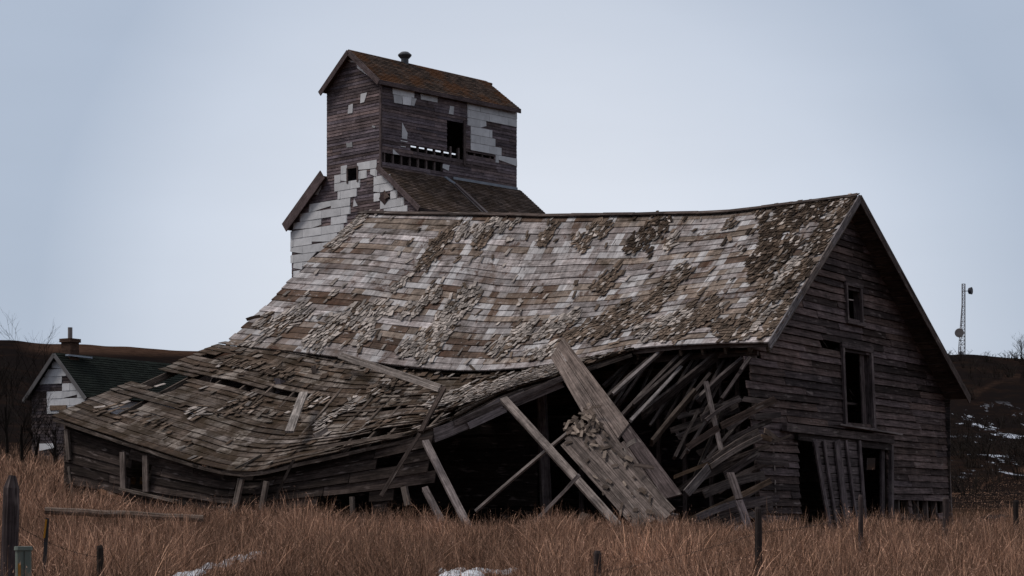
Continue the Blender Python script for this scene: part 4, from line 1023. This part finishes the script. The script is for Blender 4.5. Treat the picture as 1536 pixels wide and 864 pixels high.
FP = [(18, 713, 16, .135, 'thick dark weathered post with chipped top in the left foreground', .03, (.055,.046,.048), True),
      (150, 818, 17, .06, 'short thin post stub in the grass right of the utility pedestal', 0, (.045,.038,.034), False),
      (896, 826, 18, .078, 'short round-topped post in the grass at the bottom centre', 0, (.065,.055,.055), False),
      (1137, 760, 20, .075, 'dark upright post in front of the barn corner', -.01, (.05,.043,.042), False),
      (1291, 742, 25, .065, 'slim post standing in front of the leaning barn door', 0, (.07,.058,.058), False),
      (1419, 746, 29, .105, 'post standing at the right corner of the barn', 0, (.085,.07,.07), False),
      (1524, 750, 31, .085, 'dark post near the right edge of the field', 0, (.04,.034,.034), False)]
for px, top, D, w, lb, ln, tn, pt_ in FP:
    o, p = post(px, top, D, w, lb, ln, tn, pt_); posts.append(p)
def wire(p, q, sagz, name, label):
    a = Acc(); n = 14; pts = []
    for k in range(n+1):
        s_ = k/n; r_ = p.lerp(q, s_); r_.z -= sagz*4*s_*(1-s_); pts.append(r_)
    a.tube(pts, [.0022]*(n+1), (.05,.04,.04), 4)
    L = (q-p).length; m_ = int(L/.16)
    for k in range(1, m_):
        s_ = k/m_; c = p.lerp(q, s_); c.z -= sagz*4*s_*(1-s_); a.tube([c+Vector((-.012,0,.018)), c+Vector((.012,0,-.018))], [.0018,.0018], (.05,.04,.04), 3); a.tube([c+Vector((-.012,0,-.016)), c+Vector((.012,0,.016))], [.0018,.0018], (.05,.04,.04), 3)
    return tag(a.build(name, M_wire), label, 'barbed wire')
dz = Vector((0,-.06,-.08))
wire(posts[2]+Vector((0,-.05,-.20)), posts[3]+Vector((0,-.06,-.26)), .03, 'barbed_wire', 'upper barbed wire strand from bottom centre post to post at barn corner')
wire(posts[2]+Vector((0,-.05,-.33)), posts[3]+Vector((0,-.06,-.46)), .05, 'barbed_wire', 'lower barbed wire strand from bottom centre post to post at barn corner')
wire(posts[3]+Vector((0,-.06,-.26)), posts[4]+dz*3, .03, 'barbed_wire', 'barbed wire strand between barn corner post and slim post at the door')
wire(posts[4]+dz*3, posts[5]+dz*4, .03, 'barbed_wire', 'barbed wire strand between slim door post and right corner post')
wire(posts[5]+dz, posts[6]+dz, .02, 'barbed_wire', 'barbed wire strand between right corner post and right edge post')
wire(posts[0]+Vector((0,-.08,-.36)), posts[1]+Vector((0,-.05,-.1)), .05, 'barbed_wire', 'barbed wire strand between thick left foreground post and thin stub')
# utility pedestal
pd = P(35, 822, 15.0); zp = gz(pd.x, pd.y)-.1
ped = empty('utility_pedestal', (pd.x, pd.y, zp), 'pale green square utility pedestal with flat lid beside the thick left post', 'pedestal')
def taper_box(name, c, h0, h1, w0, w1, rot, mat, parent, bev=.006):
    a = Acc(); n = []
    for z, w in ((h0, w0), (h1, w1)):
        ring = []
        for k in range(4):
            for sgn in (-1, 1):
                an = rot+math.pi/2*k+math.pi/4; d = Vector((math.cos(an), math.sin(an), 0)); tdir = Vector((-d.y, d.x, 0))
                ring.append(Vector((c.x, c.y, z))+d*(w*.7071-bev)+tdir*bev*sgn)
        n.append(ring)
    for k in range(8): a.quad((n[0][k], n[0][(k+1)%8], n[1][(k+1)%8], n[1][k]), (.2,.2,.2))
    a.quad(n[1], (.2,.2,.2)); a.quad(n[0][::-1], (.2,.2,.2)); return a.build(name, mat, parent)
zt_ = pd.z; rot = R(20)
body = taper_box('body', pd, zp, zt_-.012, .118, .108, rot, M_green, ped); taper_box('lid', pd, zt_-.016, zt_+.012, .128, .122, rot, M_green, ped, .01)
a = Acc(); d = Vector((math.cos(rot-math.pi), math.sin(rot-math.pi), 0)); d = Vector((-.94*1,-.342*1,0)); f1 = Vector((math.cos(rot+math.pi*1), math.sin(rot+math.pi), 0)); f2 = Vector((math.cos(rot-math.pi/2), math.sin(rot-math.pi/2), 0))
c = pd+f2*.0595-f2.cross(Vector((0,0,1)))*(.030)*-1; tdir = Vector((0,0,1)).cross(f2)
c = Vector((pd.x, pd.y, 0))+f2*.0588-tdir*.035
a.plank((c.x, c.y, zt_-.33), (c.x, c.y, zt_-.115), tdir, .018, .003, (.5,.3,.05)); a.build('sticker', M_yellow, ped)
a = Acc(); c = Vector((pd.x, pd.y, 0))+f2*.0592; a.plank((c.x, c.y, zp+.1), (c.x, c.y, zt_-.02), tdir, .003, .004, (.1,.1,.1)); a.build('seam', M_wire, ped)
# marker stake
sk = P(71, 777, 17.0); zk = gz(sk.x, sk.y)-.2
st = empty('marker_stake', (sk.x, sk.y, zk), 'thin dark marker stake with a yellow reflective strip near its top', 'marker stake')
a = Acc(); a.plank((sk.x-.075, sk.y, zk), (sk.x, sk.y, sk.z), (1,0,0), .030, .02, (.045,.045,.05)); a.build('stake', M_metal, st)
a = Acc(); a.plank((sk.x-.0245, sk.y-.014, sk.z-.17), (sk.x-.006, sk.y-.014, sk.z-.012), (1,0,0), .016, .003, (.4,.2,.03)); a.build('reflector', M_yellow, st)
# old rail lying in the grass, dark log at the right
def beamlog(name, A, B, w, tn, label, cat):
    a = Acc(); n = 8; pts = [A.lerp(B, k/n)+Vector((0,0,.02*noise.noise(Vector((k*.9, w*10, 1))))) for k in range(n+1)]
    a.tube(pts, [w*(.5+.06*noise.noise(Vector((k, 2, 3)))) for k in range(n+1)], tn, 8); return tag(a.build(name, M_beam), label, cat)
beamlog('fallen_rail', P(68, 766, 30), P(305, 778, 30), .11, (.15,.12,.10), 'long grey rail lying level in the grass left of the lean-to', 'rail')
beamlog('fallen_log', P(1478, 786, 40), P(1560, 782, 42), .35, (.035,.03,.03), 'thick dark log lying in the grass at the right edge', 'log')
beamlog('fallen_rail', P(1440, 783, 44), P(1530, 789, 44), .06, (.10,.09,.095), 'thin grey rail lying in front of the hillside on the right', 'rail')

# ------------------------------------------------------------------ snow patches
def snow(name, cpts, label):
    a = Acc(); 
    for (px, py, D, rx, ry) in cpts:
        c = P(px, py, D); n = 26; ring = []; 
        for k in range(n):
            an = 2*math.pi*k/n; rr_ = 1+.35*noise.noise(Vector((math.cos(an)*1.6, math.sin(an)*1.6, px*.1)))
            x, y = c.x+rx*rr_*math.cos(an), c.y+ry*rr_*math.sin(an); ring.append((x, y))
        cz = gz(c.x, c.y)+.03
        for k in range(n):
            (x0, y0), (x1, y1) = ring[k], ring[(k+1)%n]; f = .7
            a.quad(((c.x, c.y, cz+.02), (c.x+(x0-c.x)*f, c.y+(y0-c.y)*f, gz(c.x+(x0-c.x)*f, c.y+(y0-c.y)*f)+.022), (c.x+(x1-c.x)*f, c.y+(y1-c.y)*f, gz(c.x+(x1-c.x)*f, c.y+(y1-c.y)*f)+.022)), (.75,.78,.84))
            a.quad(((c.x+(x0-c.x)*f, c.y+(y0-c.y)*f, gz(c.x+(x0-c.x)*f, c.y+(y0-c.y)*f)+.022), (x0, y0, gz(x0, y0)-.01), (x1, y1, gz(x1, y1)-.01), (c.x+(x1-c.x)*f, c.y+(y1-c.y)*f, gz(c.x+(x1-c.x)*f, c.y+(y1-c.y)*f)+.022)), (.75,.78,.84))
    o = a.build('snow_patch', plain('snow', (.60,.62,.66), .9, .45, 0, 9) if not bpy.data.materials.get('snow') else bpy.data.materials['snow'], None, True); o['kind'] = 'structure'; return o
random.seed(77); SN = []
for k in range(15): q = k/14; SN.append((262+q*125+ru(-5,5), 860-q*34+ru(-3,3), 0, ru(.05,.14), ru(.3,.7)))
for k in range(12): q = k/11; SN.append((662+q*108+ru(-4,4), 853-q*3+ru(-2,3), 0, ru(.05,.13), ru(.3,.7)))
def ground_hit(px, py):
    D = 8.0
    while D < 80:
        p = P(px, py, D)
        if p.z <= gz(p.x, p.y)+.06: return D
        D += .1
    return 80
SN = [(px, py, ground_hit(px, py), rx, ry) for px, py, _, rx, ry in SN]; print('snow', SN)
for s_ in (SN[:15], SN[15:]): snow('snow_patch', s_, '')

# ------------------------------------------------------------------ grass
rng = np.random.default_rng(3)
def gz_arr(X, Y): return np.array([gz(float(x), float(y)) for x, y in zip(X, Y)])
def in_barn(X, Y):
    dx, dy = X-C0.x, Y-C0.y; tt = dx*V.x+dy*V.y; ss = -(dx*U.x+dy*U.y)
    return ((tt > .3) & (tt < 14) & (ss < 4.3*np.clip((tt-2)/3, .05, 1)) & (ss > -10.8))
def make_grass(name, n, D0, D1, hmin, hmax, bw, label, seedhead=.35, xl=-.33, xr=.33, dens_pow=1.0, frizz=1.1, tone=(.290,.165,.108)):
    D = (D0**(1+dens_pow)+(D1**(1+dens_pow)-D0**(1+dens_pow))*rng.random(n))**(1/(1+dens_pow)); X = D*rng.uniform(xl, xr, n); Y = D
    # clumping
    cl = np.array([noise.noise(Vector((float(x)*.9, float(y)*.9, 0)))+.5*noise.noise(Vector((float(x)*2.6, float(y)*2.6, 4))) for x, y in zip(X, Y)])
    keep = (rng.random(n) < np.clip(.62+cl*.9, .12, 1)) & ~in_barn(X, Y)
    for (px, py, d_, rx, ry) in SN:
        c = P(px, py, d_); q = ((X-c.x)/(rx*1.0))**2+((Y-c.y)/(ry*1.2))**2
        keep &= (q > 1) | (rng.random(n) < .10)
    X, Y, cl = X[keep], Y[keep], cl[keep]; n = len(X); Z = gz_arr(X, Y)
    H = rng.uniform(hmin, hmax, n)*(1+.75*np.clip(cl, -.8, .8)); 
    wx = np.array([noise.noise(Vector((float(x)*.5, float(y)*.5, 9))) for x, y in zip(X, Y)]); 
    lean = rng.normal(0, .36, n)+wx*.5; leany = rng.normal(0, .22, n)
    flat = rng.random(n) < .12; lean[flat] *= 2.5; H[flat] *= .7
    ang = rng.uniform(-.9, .9, n); wxv, wyv = np.cos(ang)*bw/2, np.sin(ang)*bw/2
    W = rng.uniform(.5, 1.2, n)
    # grass stays short around the snow remnants and close to the barn walls
    pxs = CX+F*X/Y; free = rng.random(n) < .20
    ycap = np.interp(pxs, [0,110,200,560,640,1000,1100,1190,1420,1440,1536], [600,715,768,764,782,788,798,806,804,786,788])+rng.normal(4, 7, n)-cl*30-np.array([75*max(0, noise.noise(Vector((float(x)*.8, float(y)*.25, 31)))-.08) for x, y in zip(X, Y)])-np.where(rng.random(n) < .15, rng.exponential(18, n), 0)
    for (px, py, d_, rx, ry) in SN:
        q = (np.abs(pxs-px) < rx/d_*F*1.15) & (Y < d_+.4); ycap = np.where(q & ~free, np.maximum(ycap, py+3+rng.uniform(0, 6, n)), ycap)
    hcap = EZ+(HZ-ycap)/F*Y-Z
    hcap = np.where((Y >= 48) & (pxs > 1400), EZ+(HZ-774)/F*Y-Z, hcap)
    H = np.where(((Y < 48) | (pxs > 1400)) & (H > hcap), np.maximum(hcap, .07), H)
    head = rng.random(n) < seedhead
    Pn = []
    def at(q, bendp=1.7):
        off = q**bendp; return np.stack([X+lean*H*off, Y+leany*H*off, Z+H*q*(1-.25*np.minimum(1,np.abs(lean))*q)-.03], 1)
    w = np.stack([wxv*W, wyv*W, np.zeros(n)], 1)
    p0, p1, p2, p3 = at(0), at(.45), at(.82), at(1.0)
    hw = np.where(head, 1.6, .5)[:, None]
    vs = np.stack([p0-w, p0+w, p1-w*.8, p1+w*.8, p2-w*hw, p2+w*hw, p3], 1).reshape(-1, 3)
    base = (np.arange(n)*7)[:, None]
    quads = np.concatenate([base+np.array([0,1,3,2]), base+np.array([2,3,5,4])], 0); tris = base+np.array([4,5,6])
    loops = np.concatenate([quads.ravel(), tris.ravel()]).astype(np.int32)
    starts = np.concatenate([np.arange(2*n)*4, 8*n+np.arange(n)*3]).astype(np.int32); tot = np.concatenate([np.full(2*n, 4), np.full(n, 3)]).astype(np.int32)
    me = bpy.data.meshes.new(name); me.vertices.add(7*n); me.vertices.foreach_set('co', vs.astype(np.float32).ravel())
    me.loops.add(len(loops)); me.loops.foreach_set('vertex_index', loops); me.polygons.add(3*n); me.polygons.foreach_set('loop_start', starts); me.polygons.foreach_set('loop_total', tot)
    me.update(calc_edges=True)
    big = np.array([noise.noise(Vector((float(x)*.28, float(y)*.2, 12))) for x, y in zip(X, Y)])
    k = (.22+1.9*rng.random(n)**1.9)*np.clip(1+cl*.55+big*.7, .3, 2); mixv = rng.random(n)[:, None]
    c = (np.array(tone)*(1-mixv)+np.array([tone[0]*1.15, tone[1]*1.25, tone[2]*1.35])*mixv)*k[:, None]
    c = np.repeat(np.concatenate([c, np.ones((n, 1))], 1), 7, 0)
    ca = me.color_attributes.new('tone', 'FLOAT_COLOR', 'POINT'); ca.data.foreach_set('color', c.astype(np.float32).ravel())
    me.materials.append(M_grass)
    if frizz:                                         # side florets of the seed heads
        idx = rng.choice(n, int(n*frizz)); q = rng.uniform(.55, 1.0, len(idx)); m_ = len(idx)
        base_p = (p1[idx]*(1-q[:, None])+p3[idx]*q[:, None]); dirv = rng.normal(0, 1, (m_, 3)); dirv[:, 2] = np.abs(dirv[:, 2])*.9; dirv /= np.linalg.norm(dirv, axis=1)[:, None]
        L_ = rng.uniform(.012, .045, m_)[:, None]*(bw/.004)**.6; side = np.stack([np.ones(m_), np.zeros(m_), rng.normal(0, .6, m_)], 1)*bw*.45
        v2 = np.stack([base_p-side, base_p+side, base_p+dirv*L_], 1).reshape(-1, 3); f2 = (np.arange(m_)*3)[:, None]+np.array([0, 1, 2])
        me2 = bpy.data.meshes.new('florets'); me2.vertices.add(3*m_); me2.vertices.foreach_set('co', v2.astype(np.float32).ravel()); me2.loops.add(3*m_); me2.loops.foreach_set('vertex_index', f2.astype(np.int32).ravel())
        me2.polygons.add(m_); me2.polygons.foreach_set('loop_start', (np.arange(m_)*3).astype(np.int32)); me2.polygons.foreach_set('loop_total', np.full(m_, 3, dtype=np.int32)); me2.update(calc_edges=True)
        c2 = np.repeat(c.reshape(n, 7, 4)[idx, 0]*np.array([1.35, 1.4, 1.5, 1]), 3, 0); ca2 = me2.color_attributes.new('tone', 'FLOAT_COLOR', 'POINT'); ca2.data.foreach_set('color', c2.astype(np.float32).ravel())
        me2.materials.append(M_grass); o2 = bpy.data.objects.new('seed_florets', me2); COL.objects.link(o2); o2['kind'] = 'stuff'; tag(o2, label.replace('grass', 'grass seed heads', 1), 'grass')
    o = bpy.data.objects.new(name, me); COL.objects.link(o); o['kind'] = 'stuff'; tag(o, label, 'grass'); return o
M_grass, t, b = base_mat('dry_grass', .9)
at_ = N(t, 'ShaderNodeAttribute', attribute_name='tone').outputs[0]
link(t, at_, b.inputs['Base Color'])
make_grass('dry_grass', 340000, 13.5, 33, .28, .66, .0036, 'tall reddish brown dry grass covering the field in front of the barn')
make_grass('dry_grass', 220000, 30, 48, .28, .72, .0055, 'dry brown grass growing along the foot of the barn walls')
make_grass('dry_grass', 110000, 46, 125, .35, .75, .020, 'distant dry tan grass of the field beside and behind the barn', .3, -.33, .33, 1.0, 0, (.28,.160,.105))

# ------------------------------------------------------------------ brush and bare trees
def bush_into(a, c, h, w, n, r0, tone, depth=2):
    for i in range(n):
        an = ru(0, 2*math.pi); sp_ = ru(.1, 1)*w; top = c+Vector((math.cos(an)*sp_, math.sin(an)*sp_, h*ru(.6, 1)))
        mid = c.lerp(top, .5)+Vector((ru(-.1,.1)*w, ru(-.1,.1)*w, .05*h)); st_ = c+Vector((math.cos(an)*w*.15, math.sin(an)*w*.15, -.1))
        a.tube([st_, mid, top], [r0, r0*.6, r0*.2], tone, 3, False)
        for j in range(depth*2):
            q = ru(.35, .95); b0 = mid.lerp(top, q) if q > .5 else st_.lerp(mid, q*2); e_ = b0+Vector((ru(-.3,.3)*w, ru(-.3,.3)*w, ru(.08,.3)*h)); a.tube([b0, e_], [r0*.45, r0*.15], tone, 3, False)
a = Acc(); cnt = 0
for i in range(520):
    side = rnd(); px = ru(1395, 1640) if side < .5 else ru(-120, 330); D = ru(120, 325) if rnd() < .75 else ru(100,150)
    x = (px-CX)/F*D; y = D
    if px < 400 and D > 240: continue
    if noise.noise(Vector((x*.03, y*.03, 1))) < -.05 and rnd() < .75: continue
    if abs(x-HC.x) < 14 and abs(y-HC.y) < 13: continue
    if y > 315 and 1410 < px < 1500: continue
    z = gz(x, y); s_ = ru(.6, 1.3); bush_into(a, Vector((x, y, z)), 1.5*s_, 1.6*s_, 10, .035*D/250+.01, sc((.02,.015,.013), ru(.6,1.5)), 1); cnt += 1
o = a.build('hillside_brush', M_twig); o['kind'] = 'stuff'; tag(o, 'dark leafless brush scattered over the hillside', 'brush')
def bare_tree(px, D, h, w, lb, n=16, name='bare_shrub'):
    x = (px-CX)/F*D; z = gz(x, D); c = Vector((x, D, z)); root = empty(name, c, lb, 'shrub', 'leafless shrubs around the farmhouse'); 
    tr_ = Acc(); lean_ = ru(-.3,.3); tr_.tube([c-Vector((0,0,.2)), c+Vector((lean_*.4, 0, h*.25)), c+Vector((lean_, 0, h*.5))], [.12, .085, .05], (.05,.04,.036), 7); tr_.build('trunk', M_twig, root)
    cr_ = Acc()
    def grow(p, d, L, r_, lv):
        q = p+d*L*.5+Vector((ru(-1,1),ru(-1,1),0))*L*.07; e_ = q+(d+Vector((ru(-.3,.3),ru(-.3,.3),ru(-.05,.2)))).normalized()*L*.5; cr_.tube([p,q,e_],[r_,r_*.75,r_*.5],(.045,.036,.032),4,False)
        if lv > 0:
            for k in range(3 if lv > 1 else 4):
                dd = (d+Vector((ru(-.9,.9),ru(-.9,.9),ru(-.1,.6)))).normalized(); grow(p.lerp(e_, ru(.45,1)), dd, L*ru(.5,.75), r_*.55, lv-1)
    for k in range(n):
        an = ru(0, 6.28); el = ru(.8, 1.45); d_ = Vector((math.cos(an)*math.cos(el)*w/h*1.6, math.sin(an)*math.cos(el)*w/h*1.6, math.sin(el))).normalized()
        grow(c+Vector((lean_*.3, 0, h*ru(.03,.45))), d_, h*ru(.3,.5), .032, 3 if k < 5 else 2)
    cr_.build('branches', M_twig, root)
bare_tree(12, 112, 6.6, 3.0, 'tallest bare shrub at the left edge reaching above the hill line', 7)
bare_tree(62, 126, 7.0, 1.8, 'thin bare shrub just behind the left end of the farmhouse', 7)
bare_tree(33, 108, 4.6, 2.2, 'dense low bare thicket in front of the farmhouse gable', 8)
bare_tree(-18, 105, 5.5, 2.5, 'bare thicket cut by the left border of the photo', 14)
bare_tree(52, 116, 3.2, 1.5, 'small dark bare bush at the left foot of the farmhouse wall', 6)
bare_tree(85, 104, 2.6, 1.3, 'low bare bush before the base of the farmhouse beside the barn end', 10)
bare_tree(1532, 322, 4.0, 2.6, 'dark bare bush on the crest of the right hill', 14)
